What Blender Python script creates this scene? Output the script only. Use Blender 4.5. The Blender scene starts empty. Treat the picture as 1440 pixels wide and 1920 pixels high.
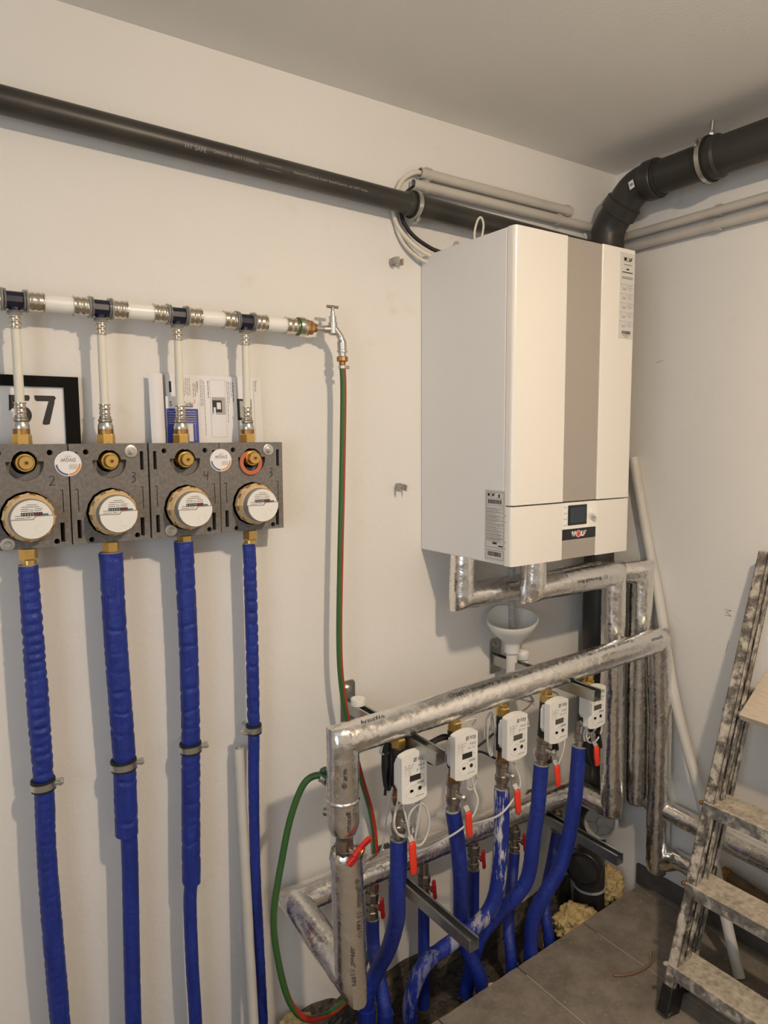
import bpy, bmesh, math, random
from mathutils import Vector as V, Matrix, noise, geometry
random.seed(7)
SC = bpy.context.scene
COL = SC.collection
PI = math.pi

# ------------------------------------------------------------------ camera
CAM_POS = V((-1.9895, -1.5716, 1.4911))
YAW, PITCH, ROLL, FPX = 0.5979, 0.1026, -0.0056, 1338.7
cd = bpy.data.cameras.new('camera')
cd.sensor_fit = 'VERTICAL'; cd.sensor_height = 24.0; cd.lens = 24.0 * FPX / 1920.0
cd.clip_start = 0.02
cam = bpy.data.objects.new('camera', cd); COL.objects.link(cam)
fw = V((math.sin(YAW) * math.cos(PITCH), math.cos(YAW) * math.cos(PITCH), -math.sin(PITCH)))
rt = V((math.cos(YAW), -math.sin(YAW), 0)); up = rt.cross(fw)
r2 = rt * math.cos(ROLL) + up * math.sin(ROLL); u2 = -rt * math.sin(ROLL) + up * math.cos(ROLL)
cam.matrix_world = Matrix((( r2.x, u2.x, -fw.x, CAM_POS.x), (r2.y, u2.y, -fw.y, CAM_POS.y),
                           (r2.z, u2.z, -fw.z, CAM_POS.z), (0, 0, 0, 1)))
SC.camera = cam

# ------------------------------------------------------------------ world, lights, exposure
w = bpy.data.worlds.new('world'); SC.world = w; w.use_nodes = True
w.node_tree.nodes['Background'].inputs[0].default_value = (0.55, 0.72, 1.0, 1)
w.node_tree.nodes['Background'].inputs[1].default_value = 0.6
SC.view_settings.view_transform = 'Standard'; SC.view_settings.look = 'None'
SC.view_settings.gamma = 1.0; SC.view_settings.use_curve_mapping = False
SC.view_settings.exposure = 0.0
LAMP = V((-1.15, -1.55, 2.272))       # opal dome lamp on the ceiling, built at the end of the script
LAMP_COLOR, LAMP_STRENGTH = (1.0, 0.785, 0.565), 1330.0
# daylight entering through the window of the left wall
wd = bpy.data.lights.new('window_daylight', 'AREA'); wd.shape = 'RECTANGLE'; wd.size = 0.9; wd.size_y = 1.1
wd.energy = 16; wd.color = (0.72, 0.86, 1.0)
wo = bpy.data.objects.new('window_daylight', wd); wo.location = (-3.18, -1.95, 1.45)
wo.rotation_euler = (0, -PI / 2, 0); COL.objects.link(wo)

# ------------------------------------------------------------------ materials
MATS = {}
def nodes_of(name):
    m = bpy.data.materials.new(name); m.use_nodes = True
    nt = m.node_tree; b = nt.nodes['Principled BSDF']
    MATS[name] = m
    return m, nt, b
def N(nt, t, **kw):
    n = nt.nodes.new(t)
    for k, v in kw.items():
        if k in n.inputs: n.inputs[k].default_value = v
        else: setattr(n, k, v)
    return n
def L(nt, a, ao, b, bi): nt.links.new(a.outputs[ao], b.inputs[bi])
def c4(c): return (c[0], c[1], c[2], 1)
def coords(nt, scale=(1, 1, 1), kind='Object'):
    tc = N(nt, 'ShaderNodeTexCoord'); mp = N(nt, 'ShaderNodeMapping'); mp.inputs['Scale'].default_value = scale
    L(nt, tc, kind, mp, 'Vector'); return mp
def mixcol(nt, fac, fo, a, b):
    mx = N(nt, 'ShaderNodeMix', data_type='RGBA')
    L(nt, fac, fo, mx, 0)
    for idx, c in ((6, a), (7, b)):
        if isinstance(c, tuple): mx.inputs[idx].default_value = c4(c)
        else: nt.links.new(c, mx.inputs[idx])
    return mx.outputs[2]
def ramp(nt, src, so, p0, p1, v0=0, v1=1):
    r = N(nt, 'ShaderNodeMapRange'); r.inputs[1].default_value = p0; r.inputs[2].default_value = p1
    r.inputs[3].default_value = v0; r.inputs[4].default_value = v1; L(nt, src, so, r, 0); return r
def mat(name, col, rough=0.5, metal=0.0, col2=None, nscale=20, nlo=.4, nhi=.7, bump=None, spec=None, coat=0, stretch=(1, 1, 1), trans=0, alpha=1, ior=None):
    m, nt, b = nodes_of(name)
    b.inputs['Base Color'].default_value = c4(col); b.inputs['Roughness'].default_value = rough; b.inputs['Metallic'].default_value = metal
    if spec is not None: b.inputs['Specular IOR Level'].default_value = spec
    if coat: b.inputs['Coat Weight'].default_value = coat; b.inputs['Coat Roughness'].default_value = .12
    if trans: b.inputs['Transmission Weight'].default_value = trans
    if ior: b.inputs['IOR'].default_value = ior
    if alpha < 1: b.inputs['Alpha'].default_value = alpha
    mp = None
    if col2 or bump: mp = coords(nt, stretch)
    if col2:
        n = N(nt, 'ShaderNodeTexNoise'); n.inputs['Scale'].default_value = nscale; n.inputs['Detail'].default_value = 5; L(nt, mp, 0, n, 'Vector')
        r = ramp(nt, n, 0, nlo, nhi); o = mixcol(nt, r, 0, col, col2); nt.links.new(o, b.inputs['Base Color'])
    if bump:
        n = N(nt, 'ShaderNodeTexNoise'); n.inputs['Scale'].default_value = bump[0]; n.inputs['Detail'].default_value = 4; L(nt, mp, 0, n, 'Vector')
        bp = N(nt, 'ShaderNodeBump'); bp.inputs['Strength'].default_value = bump[1]; bp.inputs['Distance'].default_value = bump[2]
        L(nt, n, 0, bp, 'Height'); L(nt, bp, 0, b, 'Normal')
    return m

mat("ceiling_paint", (.80, .785, .75), .9, bump=(120, .12, .004), col2=(.77, .755, .72), nscale=3)
mat('cream_panel', (.79, .765, .71), .28, coat=.3)
mat('side_panel', (.78, .78, .775), .35)
mat('grey_strip', (.36, .325, .29), .38)
mat('label_grey', (.60, .585, .555), .45)
mat('white_plastic', (.82, .81, .77), .4)
mat('pvc_grey', (.56, .53, .475), .42, col2=(.50, .475, .43), nscale=9)
mat('conduit_white', (.64, .62, .57), .42, col2=(.57, .55, .5), nscale=7)
mat('dark_pvc', (.028, .026, .0235), .40, col2=(.052, .048, .041), nscale=5, nlo=.45, nhi=.75, bump=(40, .05, .002))
mat('black_rubber', (.012, .012, .012), .6)
mat('black_plastic', (.014, .013, .013), .42)
mat('black_gloss', (.006, .006, .007), .15)
mat('screen', (.02, .035, .05), .12)
mat('lcd', (.085, .09, .075), .2)
mat('lcd_dark', (.03, .03, .028), .25)
mat('ink', (.022, .021, .02), .6)
mat('ink_grey', (.20, .195, .19), .6)
mat('ink_pale', (.42, .41, .395), .6)
mat('print_white', (.30, .29, .27), .6)
mat('logo_white', (.78, .77, .73), .5)
mat('red_paint', (.62, .02, .012), .4)
mat('red_vinyl', (.80, .045, .018), .38)
mat('red_dark', (.42, .012, .014), .35)
mat('orange_ink', (.75, .29, .04), .5)
mat('blue_ink', (.07, .13, .22), .5)
mat('blue_leaflet', (.035, .06, .34), .5)
mat('paper', (.80, .79, .80), .7)
mat('paper_grey', (.50, .50, .52), .7)
mat('steel', (.62, .61, .58), .32, 1, bump=(60, .08, .002))
mat('galvanised', (.50, .51, .50), .36, 1, col2=(.36, .38, .38), nscale=14, bump=(30, .1, .002))
mat('chrome', (.72, .70, .68), .2, 1)
mat('satin_chrome', (.60, .585, .56), .33, 1, bump=(90, .08, .001))
mat('nickel', (.40, .36, .31), .36, 1, bump=(70, .15, .002))
mat('press_steel', (.66, .60, .50), .24, 1)
mat('brass', (.74, .50, .17), .3, 1, bump=(90, .08, .001))
mat('brass_old', (.42, .24, .09), .42, 1, col2=(.26, .13, .05), nscale=60)
mat('amber', (.72, .53, .29), .34)
mat('dial_white', (.78, .765, .72), .35)
mat('meter_grey', (.30, .285, .27), .4)
mat('navy', (.012, .013, .032), .35)
mat('clear_plastic', (.62, .61, .58), .12, trans=.75, ior=1.4)
mat('pipe_white', (.83, .82, .78), .32)
mat('pipe_cream', (.74, .71, .61), .45)
mat('epp', (.165, .152, .14), .9, col2=(.22, .205, .19), nscale=140, bump=(300, .35, .002))
mat('epp_back', (.03, .028, .026), .9)
mat('gasket', (.50, .13, .055), .5)
mat('hose_green', (.042, .125, .030), .42)
mat('hose_red', (.50, .03, .015), .42)
mat('funnel_white', (.80, .79, .76), .3)
mat('corrugated', (.42, .41, .40), .5)
mat('cable_grey', (.60, .59, .56), .45)
mat('cable_cream', (.68, .65, .56), .45)
mat('foam_cut', (.30, .30, .30), .95)
mat('grey_cap', (.42, .42, .41), .45)
mat('brown_pipe', (.115, .072, .03), .55, col2=(.16, .11, .05), nscale=30)
mat('pu_foam', (.62, .47, .22), .9, col2=(.42, .30, .13), nscale=40, bump=(60, .8, .01))
mat('soil', (.05, .042, .034), .95, col2=(.10, .08, .06), nscale=35, bump=(50, 1.0, .02))
mat('plaster_rough', (.07, .06, .045), .95, col2=(.17, .145, .105), nscale=30, bump=(50, 1.0, .02))
mat('skirting_tile', (.088, .078, .072), .55, col2=(.12, .108, .10), nscale=30, bump=(60, .2, .002))
mat('wood', (.60, .51, .40), .75, col2=(.52, .43, .32), nscale=14, stretch=(14, 2, 14), bump=(20, .2, .002))
mat('green_knob', (.01, .07, .035), .4)
mat('blue_tie', (.02, .03, .2), .4)
mat('copper_scrap', (.22, .13, .08), .6)
mat('wall_bare', (.68, .66, .63), .9)
mat('black_matte', (.007, .0065, .006), .8, spec=.15)
mat('clip_grey', (.36, .34, .30), .5)
mat('grout', (.46, .43, .38), .95)
mat('window_frame', (.8, .8, .78), .4)
mat('screed', (.12, .11, .095), .95, bump=(60, .5, .006))
mat('white_print_fade', (.60, .59, .56), .6)

def wall_mat():
    m, nt, b = nodes_of('wall_paint'); mp = coords(nt)
    n = N(nt, 'ShaderNodeTexNoise'); n.inputs['Scale'].default_value = 1.6; n.inputs['Detail'].default_value = 6; L(nt, mp, 0, n, 'Vector')
    r = ramp(nt, n, 0, .3, .75); o = mixcol(nt, r, 0, (.80, .785, .755), (.755, .735, .70))
    # a few faint smudges with a shape of their own
    n2 = N(nt, 'ShaderNodeTexNoise'); n2.inputs['Scale'].default_value = 9; n2.inputs['Detail'].default_value = 3; L(nt, mp, 0, n2, 'Vector')
    r2_ = ramp(nt, n2, 0, .70, .82, 0, .35)
    o2 = mixcol(nt, r2_, 0, o, (.62, .55, .44)); nt.links.new(o2, b.inputs['Base Color'])
    b.inputs['Roughness'].default_value = .88
    n3 = N(nt, 'ShaderNodeTexNoise'); n3.inputs['Scale'].default_value = 90; n3.inputs['Detail'].default_value = 6; L(nt, mp, 0, n3, 'Vector')
    n4 = N(nt, 'ShaderNodeTexNoise'); n4.inputs['Scale'].default_value = 9; n4.inputs['Detail'].default_value = 3; L(nt, mp, 0, n4, 'Vector')
    ad = N(nt, 'ShaderNodeMath', operation='MULTIPLY_ADD'); ad.inputs[1].default_value = 2.2; L(nt, n4, 0, ad, 0); L(nt, n3, 0, ad, 2)
    bp = N(nt, 'ShaderNodeBump'); bp.inputs['Strength'].default_value = .22; bp.inputs['Distance'].default_value = .004
    L(nt, ad, 0, bp, 'Height'); L(nt, bp, 0, b, 'Normal')
wall_mat()
def tile_mat():
    m, nt, b = nodes_of('floor_tile'); mp = coords(nt, kind='Generated')
    tc = N(nt, 'ShaderNodeTexCoord'); oi = N(nt, 'ShaderNodeNewGeometry')
    n = N(nt, 'ShaderNodeTexNoise'); n.inputs['Scale'].default_value = 11; n.inputs['Detail'].default_value = 10; n.inputs['Roughness'].default_value = .72; L(nt, oi, 'Position', n, 'Vector')
    r = ramp(nt, n, 0, .32, .70); o = mixcol(nt, r, 0, (.135, .113, .088), (.30, .262, .215))
    n2 = N(nt, 'ShaderNodeTexNoise'); n2.inputs['Scale'].default_value = 60; n2.inputs['Detail'].default_value = 4; L(nt, oi, 'Position', n2, 'Vector')
    r2_ = ramp(nt, n2, 0, .62, .74, 0, .55); o2 = mixcol(nt, r2_, 0, o, (.40, .37, .33)); nt.links.new(o2, b.inputs['Base Color'])
    b.inputs['Roughness'].default_value = .62
    bp = N(nt, 'ShaderNodeBump'); bp.inputs['Strength'].default_value = .2; bp.inputs['Distance'].default_value = .003
    L(nt, n2, 0, bp, 'Height'); L(nt, bp, 0, b, 'Normal')
tile_mat()
def foil_mat():
    m, nt, b = nodes_of('foil'); tc = N(nt, 'ShaderNodeNewGeometry')
    b.inputs['Metallic'].default_value = 1; 
    v = N(nt, 'ShaderNodeTexVoronoi', feature='F1'); v.inputs['Scale'].default_value = 62
    n = N(nt, 'ShaderNodeTexNoise'); n.inputs['Scale'].default_value = 38; n.inputs['Detail'].default_value = 7; n.inputs['Distortion'].default_value = 1.5
    n5 = N(nt, 'ShaderNodeTexNoise'); n5.inputs['Scale'].default_value = 14; n5.inputs['Detail'].default_value = 2
    # warp the voronoi cells so that the creases are not round
    mx = N(nt, 'ShaderNodeVectorMath', operation='MULTIPLY_ADD'); mx.inputs[1].default_value = (.05, .05, .05)
    L(nt, n5, 1, mx, 0); L(nt, tc, 'Position', mx, 2)
    L(nt, mx, 0, v, 'Vector'); L(nt, tc, 'Position', n, 'Vector'); L(nt, tc, 'Position', n5, 'Vector')
    ad = N(nt, 'ShaderNodeMath', operation='MULTIPLY_ADD'); ad.inputs[1].default_value = .6; L(nt, v, 0, ad, 0); L(nt, n, 0, ad, 2)
    bp = N(nt, 'ShaderNodeBump'); bp.inputs['Strength'].default_value = .30; bp.inputs['Distance'].default_value = .003
    L(nt, ad, 0, bp, 'Height'); L(nt, bp, 0, b, 'Normal')
    r = ramp(nt, n, 0, .35, .7, .17, .32); L(nt, r, 0, b, 'Roughness')
    o = mixcol(nt, n5, 0, (.88, .86, .83), (.80, .78, .75)); nt.links.new(o, b.inputs['Base Color'])
foil_mat()
def blue_mat(name, scuff=0.0, dusty=0.0):
    m, nt, b = nodes_of(name); g = N(nt, 'ShaderNodeNewGeometry')
    mp = N(nt, 'ShaderNodeMapping'); mp.inputs['Scale'].default_value = (1, 1, .18); L(nt, g, 'Position', mp, 0)
    n = N(nt, 'ShaderNodeTexNoise'); n.inputs['Scale'].default_value = 60; n.inputs['Detail'].default_value = 6; L(nt, mp, 0, n, 0)
    o = mixcol(nt, ramp(nt, n, 0, .35, .7), 0, (.009, .024, .215), (.014, .036, .30))
    n3 = N(nt, 'ShaderNodeTexNoise'); n3.inputs['Scale'].default_value = 240; n3.inputs['Detail'].default_value = 2; L(nt, mp, 0, n3, 0)
    if scuff or dusty:
        n2 = N(nt, 'ShaderNodeTexNoise'); n2.inputs['Scale'].default_value = 26 if scuff else 110; n2.inputs['Detail'].default_value = 9; n2.inputs['Roughness'].default_value = .72
        L(nt, mp if scuff else g, 0 if scuff else 'Position', n2, 0)
        lo_ = .60 - scuff * .10 if scuff else .62
        rr = ramp(nt, n2, 0, lo_, lo_ + (.05 if scuff else .16), 0, 1 if scuff else dusty)
        if scuff:   # scraped mostly on the upright stretch
            sp = N(nt, 'ShaderNodeSeparateXYZ'); L(nt, g, 'Position', sp, 0); zr = ramp(nt, sp, 2, .14, .34, .25, 1)
            mm = N(nt, 'ShaderNodeMath', operation='MULTIPLY'); L(nt, rr, 0, mm, 0); L(nt, zr, 0, mm, 1); rr = mm
        o = mixcol(nt, rr, 0, o, (.66, .65, .64) if scuff else (.20, .23, .33))
    nt.links.new(o, b.inputs['Base Color']); b.inputs['Roughness'].default_value = .46
    # fine woven ribs running along the tube plus little creases
    wv = N(nt, 'ShaderNodeTexNoise'); wv.inputs['Scale'].default_value = 330; wv.inputs['Detail'].default_value = 1
    mp2 = N(nt, 'ShaderNodeMapping'); mp2.inputs['Scale'].default_value = (1, 1, .06); L(nt, g, 'Position', mp2, 0); L(nt, mp2, 0, wv, 0)
    n4 = N(nt, 'ShaderNodeTexNoise'); n4.inputs['Scale'].default_value = 70; n4.inputs['Detail'].default_value = 3
    mp3 = N(nt, 'ShaderNodeMapping'); mp3.inputs['Scale'].default_value = (.35, .35, 1); L(nt, g, 'Position', mp3, 0); L(nt, mp3, 0, n4, 0)
    ad = N(nt, 'ShaderNodeMath', operation='MULTIPLY_ADD'); ad.inputs[1].default_value = 1.3; L(nt, n4, 0, ad, 0); L(nt, wv, 0, ad, 2)
    bp = N(nt, 'ShaderNodeBump'); bp.inputs['Strength'].default_value = .55; bp.inputs['Distance'].default_value = .003
    L(nt, ad, 0, bp, 'Height'); L(nt, bp, 0, b, 'Normal')
blue_mat('blue_wrap'); blue_mat('blue_scuffed', scuff=1.0); blue_mat('blue_dusty', dusty=.75)
def splatter_mat(name, base, metal, lo_, hi_, paint=(.60, .545, .46)):
    m, nt, b = nodes_of(name); g = N(nt, 'ShaderNodeNewGeometry')
    n = N(nt, 'ShaderNodeTexNoise'); n.inputs['Scale'].default_value = 26; n.inputs['Detail'].default_value = 9; n.inputs['Roughness'].default_value = .7; L(nt, g, 'Position', n, 0)
    f = ramp(nt, n, 0, lo_, hi_)
    n2 = N(nt, 'ShaderNodeTexNoise'); n2.inputs['Scale'].default_value = 70; n2.inputs['Detail'].default_value = 4; L(nt, g, 'Position', n2, 0)
    p = mixcol(nt, ramp(nt, n2, 0, .35, .7), 0, paint, tuple(c * .72 for c in paint))
    a = mixcol(nt, ramp(nt, n2, 0, .3, .65), 0, base, tuple(c * .55 for c in base))
    o = mixcol(nt, f, 0, a, p); nt.links.new(o, b.inputs['Base Color'])
    mr = ramp(nt, f, 0, 0, 1, metal, 0); L(nt, mr, 0, b, 'Metallic')
    rr = ramp(nt, f, 0, 0, 1, .42, .9); L(nt, rr, 0, b, 'Roughness')
    bp = N(nt, 'ShaderNodeBump'); bp.inputs['Strength'].default_value = .5; bp.inputs['Distance'].default_value = .004
    L(nt, n, 0, bp, 'Height'); L(nt, bp, 0, b, 'Normal')
splatter_mat('ladder_alu', (.34, .31, .27), .8, .46, .56)
splatter_mat('ladder_tread', (.50, .44, .35), .0, .40, .60, (.60, .53, .42))
splatter_mat('ladder_edge', (.46, .45, .43), .7, .50, .62)
splatter_mat('ladder_foot', (.012, .012, .012), .0, .62, .68, (.45, .42, .38))

# ------------------------------------------------------------------ mesh helpers
def ortho(t):
    t = t.normalized()
    a = V((0, 0, 1)) if abs(t.z) < .9 else V((1, 0, 0))
    n = (a - t * a.dot(t)).normalized(); return n, t.cross(n)
def spl(pts, n=8):
    P = [V(p) for p in pts]; P = [P[0] * 2 - P[1]] + P + [P[-1] * 2 - P[-2]]; out = []
    for i in range(1, len(P) - 2):
        a, b, c, d = P[i - 1:i + 3]
        for k in range(n):
            t = k / n
            out.append(.5 * ((2 * b) + (-a + c) * t + (2 * a - 5 * b + 4 * c - d) * t * t + (-a + 3 * b - 3 * c + d) * t ** 3))
    out.append(P[-2].copy()); return out
def fillet(pts, rad, n=5):
    P = [V(p) for p in pts]; out = [P[0]]
    for i in range(1, len(P) - 1):
        a = (P[i - 1] - P[i]); b = (P[i + 1] - P[i]); r = min(rad, a.length * .49, b.length * .49)
        p0 = P[i] + a.normalized() * r; p1 = P[i] + b.normalized() * r
        for k in range(n + 1):
            t = k / n; out.append(p0 * (1 - t) ** 2 + P[i] * 2 * t * (1 - t) + p1 * t * t)
    out.append(P[-1]); return out
def resample(pts, step):
    P = [V(p) for p in pts]; out = [P[0]]
    for a, b in zip(P, P[1:]):
        m = max(1, round((b - a).length / step))
        for k in range(1, m + 1): out.append(a.lerp(b, k / m))
    return out
TXT = {}
def text_geo(s, size=1.0, res=2):
    k = (s, res)
    if k not in TXT:
        cu = bpy.data.curves.new('t', 'FONT'); cu.body = s; cu.size = 1; cu.resolution_u = res
        o = bpy.data.objects.new('t', cu); me = o.to_mesh()
        vs = [(v.co.x, v.co.y) for v in me.vertices]; fs = [tuple(p.vertices) for p in me.polygons]
        o.to_mesh_clear(); bpy.data.objects.remove(o); bpy.data.curves.remove(cu)
        if vs:
            x0 = min(v[0] for v in vs); x1 = max(v[0] for v in vs); vs = [(x - (x0 + x1) / 2, y) for x, y in vs]
        TXT[k] = (vs, fs, (x1 - x0) if vs else 0)
    vs, fs, wd_ = TXT[k]
    return [(x * size, y * size) for x, y in vs], fs, wd_ * size

class B:
    """collects shapes of one part"""
    def __init__(s): s.v = []; s.f = []; s.m = []
    def add(s, vs, fs, mi=0):
        o = len(s.v); s.v += [V(p) for p in vs]; s.f += [tuple(i + o for i in f) for f in fs]; s.m += [mi] * len(fs); return s
    def box(s, a, b, mi=0):
        x0, x1 = sorted((a[0], b[0])); y0, y1 = sorted((a[1], b[1])); z0, z1 = sorted((a[2], b[2]))
        return s.add([(x0, y0, z0), (x1, y0, z0), (x1, y1, z0), (x0, y1, z0), (x0, y0, z1), (x1, y0, z1), (x1, y1, z1), (x0, y1, z1)],
                     [(0, 3, 2, 1), (4, 5, 6, 7), (0, 1, 5, 4), (1, 2, 6, 5), (2, 3, 7, 6), (3, 0, 4, 7)], mi)
    def bar(s, a, b, w_, h_, upv=(0, 0, 1), mi=0):
        a, b = V(a), V(b); t = (b - a).normalized(); u = V(upv); u = (u - t * u.dot(t)).normalized(); n = t.cross(u)
        vs = []
        for p in (a, b):
            for i, j in ((-1, -1), (1, -1), (1, 1), (-1, 1)): vs.append(p + n * i * w_ / 2 + u * j * h_ / 2)
        return s.add(vs, [(0, 1, 2, 3), (7, 6, 5, 4), (0, 4, 5, 1), (1, 5, 6, 2), (2, 6, 7, 3), (3, 7, 4, 0)], mi)
    def sweep(s, pts, r, seg=16, caps=True, rn=None, mi=0, mitre=True, mf=None, n0=None, flat=None):
        """tube along pts; r number, list or function(t); rn(s,ang,p) multiplies the radius; mf(face t, ang) picks the material"""
        P = [V(p) for p in pts]; n = len(P); T = []
        for i in range(n):
            a = (P[i] - P[i - 1]).normalized() if i else None; b = (P[i + 1] - P[i]).normalized() if i < n - 1 else None
            if a is None: a = b
            if b is None: b = a
            t = (a + b).normalized() if (a + b).length > 1e-6 else a; T.append((t, a, b))
        if n0 is None: nn, _ = ortho(T[0][0])
        else: nn = V(n0)
        cum = [0]
        for a, b in zip(P, P[1:]): cum.append(cum[-1] + (b - a).length)
        tot = cum[-1] or 1; vs = []; fs = []; ms = []
        for i in range(n):
            t, a, b = T[i]; nn = (nn - t * nn.dot(t)).normalized(); bb = t.cross(nn)
            tt = cum[i] / tot; rr = r(tt) if callable(r) else (r[i] if isinstance(r, (list, tuple)) else r)
            ch = max(.35, math.sqrt((1 + a.dot(b)) / 2)); bd = (b - a)
            bd = (bd - t * bd.dot(t)); bd = bd.normalized() if bd.length > 1e-5 else None
            for k in range(seg):
                an = 2 * PI * k / seg; d = nn * math.cos(an) + bb * math.sin(an)
                q = rr * (rn(cum[i], an, P[i]) if rn else 1); off = d * q
                if flat: off = nn * math.cos(an) * q * flat + bb * math.sin(an) * q
                if mitre and bd is not None and ch < .999: off = off + bd * off.dot(bd) * (1 / ch - 1)
                vs.append(P[i] + off)
        for i in range(n - 1):
            for k in range(seg):
                k2 = (k + 1) % seg; fs.append((i * seg + k, i * seg + k2, (i + 1) * seg + k2, (i + 1) * seg + k))
                ms.append(mf(cum[i] / tot, 2 * PI * (k + .5) / seg) if mf else mi)
        if caps:
            fs.append(tuple(range(seg - 1, -1, -1))); ms.append(mi); fs.append(tuple((n - 1) * seg + k for k in range(seg))); ms.append(mi)
        o = len(s.v); s.v += vs; s.f += [tuple(i + o for i in f) for f in fs]; s.m += ms; return s
    def lathe(s, o, ax, prof, seg=24, mi=0, mf=None, sq=None):
        """prof: list of (distance along ax, radius)"""
        o = V(o); ax = V(ax).normalized(); n1, n2 = ortho(ax); vs = []; fs = []; ms = []
        for d, r in prof:
            for k in range(seg):
                an = 2 * PI * k / seg; q = r * (sq(an, d) if sq else 1)
                vs.append(o + ax * d + (n1 * math.cos(an) + n2 * math.sin(an)) * q)
        for i in range(len(prof) - 1):
            for k in range(seg):
                k2 = (k + 1) % seg; fs.append((i * seg + k, i * seg + k2, (i + 1) * seg + k2, (i + 1) * seg + k)); ms.append(mf(i) if mf else mi)
        shut = abs(prof[0][0] - prof[-1][0]) < 1e-9 and abs(prof[0][1] - prof[-1][1]) < 1e-9
        if prof[0][1] > 1e-6 and not shut: fs.append(tuple(range(seg - 1, -1, -1))); ms.append(mf(0) if mf else mi)
        if prof[-1][1] > 1e-6 and not shut: fs.append(tuple((len(prof) - 1) * seg + k for k in range(seg))); ms.append(mf(len(prof) - 2) if mf else mi)
        oo = len(s.v); s.v += vs; s.f += [tuple(i + oo for i in f) for f in fs]; s.m += ms; return s
    def cyl(s, a, b, r, seg=20, mi=0):
        a, b = V(a), V(b); return s.lathe(a, b - a, [(0, r), ((b - a).length, r)], seg, mi)
    def hexn(s, a, b, r, mi=0, seg=6):
        a, b = V(a), V(b); l_ = (b - a).length
        return s.lathe(a, b - a, [(0, r * .9), (l_ * .12, r), (l_ * .88, r), (l_, r * .9)], seg, mi)
    def ring(s, o, ax, r0, r1, h, seg=28, mi=0):
        return s.lathe(o, ax, [(0, r0), (0, r1), (h, r1), (h, r0), (0, r0)], seg, mi)
    def plate(s, O, U, W, outline, holes, n0, n1, mi=0):
        """flat plate with holes: outline in (u,v), extruded along U x W from n0 to n1"""
        O, U, W = V(O), V(U), V(W); Nn = U.cross(W); loops = [list(outline)] + [list(h) for h in holes]
        pts = []; ed = []
        for lp in loops:
            o = len(pts); pts += [V((p[0], p[1])) for p in lp]; ed += [(o + i, o + (i + 1) % len(lp)) for i in range(len(lp))]
        vv, ee, ff, *_ = geometry.delaunay_2d_cdt(pts, ed, [], 0, 1e-7)
        def inside(p, lp):
            c = False; j = len(lp) - 1
            for i in range(len(lp)):
                if (lp[i][1] > p[1]) != (lp[j][1] > p[1]) and p[0] < (lp[j][0] - lp[i][0]) * (p[1] - lp[i][1]) / (lp[j][1] - lp[i][1]) + lp[i][0]: c = not c
                j = i
            return c
        tri = []
        for f in ff:
            c = (sum(vv[i][0] for i in f) / len(f), sum(vv[i][1] for i in f) / len(f))
            if inside(c, loops[0]) and not any(inside(c, h) for h in loops[1:]): tri.append(f)
        for nn, rev in ((n0, False), (n1, True)):
            s.add([O + U * p[0] + W * p[1] + Nn * nn for p in vv], [tuple(reversed(f)) if (nn == min(n0, n1)) else tuple(f) for f in tri], mi)
        for lp in loops:
            m = len(lp)
            s.add([O + U * p[0] + W * p[1] + Nn * q for q in (n0, n1) for p in lp], [(i, (i + 1) % m, m + (i + 1) % m, m + i) for i in range(m)], mi)
        return s
    def text(s, t, O, U, W, size, mi=0, align='c', wmax=None, yc=True):
        g, fs, wd_ = text_geo(t, size); O, U, W = V(O), V(U), V(W); k = 1
        if wmax and wd_ > 0: k = wmax / wd_
        dx = {'c': 0, 'l': wd_ * k / 2, 'r': -wd_ * k / 2}[align]; dy = -.35 * size if yc else 0
        return s.add([O + U * (x * k + dx) + W * (y + dy) for x, y in g], fs, mi)
    def wrap(s, t, O, ax, side, r, size, flip=False, mi=0, along=True):
        """lettering printed round a pipe: O point on the axis, side = radial direction of the text's middle line"""
        g, fs, wd_ = text_geo(t, size); O, ax = V(O), V(ax).normalized(); n1 = V(side); n1 = (n1 - ax * n1.dot(ax)).normalized(); n2 = n1.cross(ax)
        if flip: ax = -ax; n2 = -n2
        vs = []
        for x, y in g:
            a = (y - .35 * size) / r; vs.append(O + ax * x + (n1 * math.cos(a) + n2 * math.sin(a)) * (r))
        return s.add(vs, fs, mi)
    def build(s, name, mats, parent=None, smooth=35, world=True, bevel=0, bseg=2, subsurf=0, origin=None):
        if isinstance(mats, str): mats = [mats]
        me = bpy.data.meshes.new(name)
        off = V((0, 0, 0))
        if world and parent is not None:
            p = parent
            while p is not None: off += p.location; p = p.parent
        loc = V((0, 0, 0))
        if parent is None and world and s.v:
            if origin is not None: loc = V(origin)
            else:
                xs = [p.x for p in s.v]; ys = [p.y for p in s.v]; zs = [p.z for p in s.v]
                loc = V(((min(xs) + max(xs)) / 2, (min(ys) + max(ys)) / 2, min(zs)))
            off = loc
        me.from_pydata([tuple(p - off) for p in s.v], [], s.f)
        for m in mats: me.materials.append(MATS[m])
        if len(mats) > 1: me.polygons.foreach_set('material_index', s.m)
        if smooth:
            me.polygons.foreach_set('use_smooth', [True] * len(me.polygons)); me.set_sharp_from_angle(angle=math.radians(smooth))
        me.update()
        o = bpy.data.objects.new(name, me); o.location = loc; COL.objects.link(o)
        if parent is not None: o.parent = parent; o.location = (0, 0, 0)
        if bevel:
            md = o.modifiers.new('bevel', 'BEVEL'); md.width = bevel; md.segments = bseg; md.limit_method = 'ANGLE'; md.angle_limit = math.radians(40); md.harden_normals = False
        return o
def tag(o, label, cat=None, group=None, kind=None):
    if label: o['label'] = label
    if cat: o['category'] = cat
    if group: o['group'] = group
    if kind: o['kind'] = kind
    return o
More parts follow.
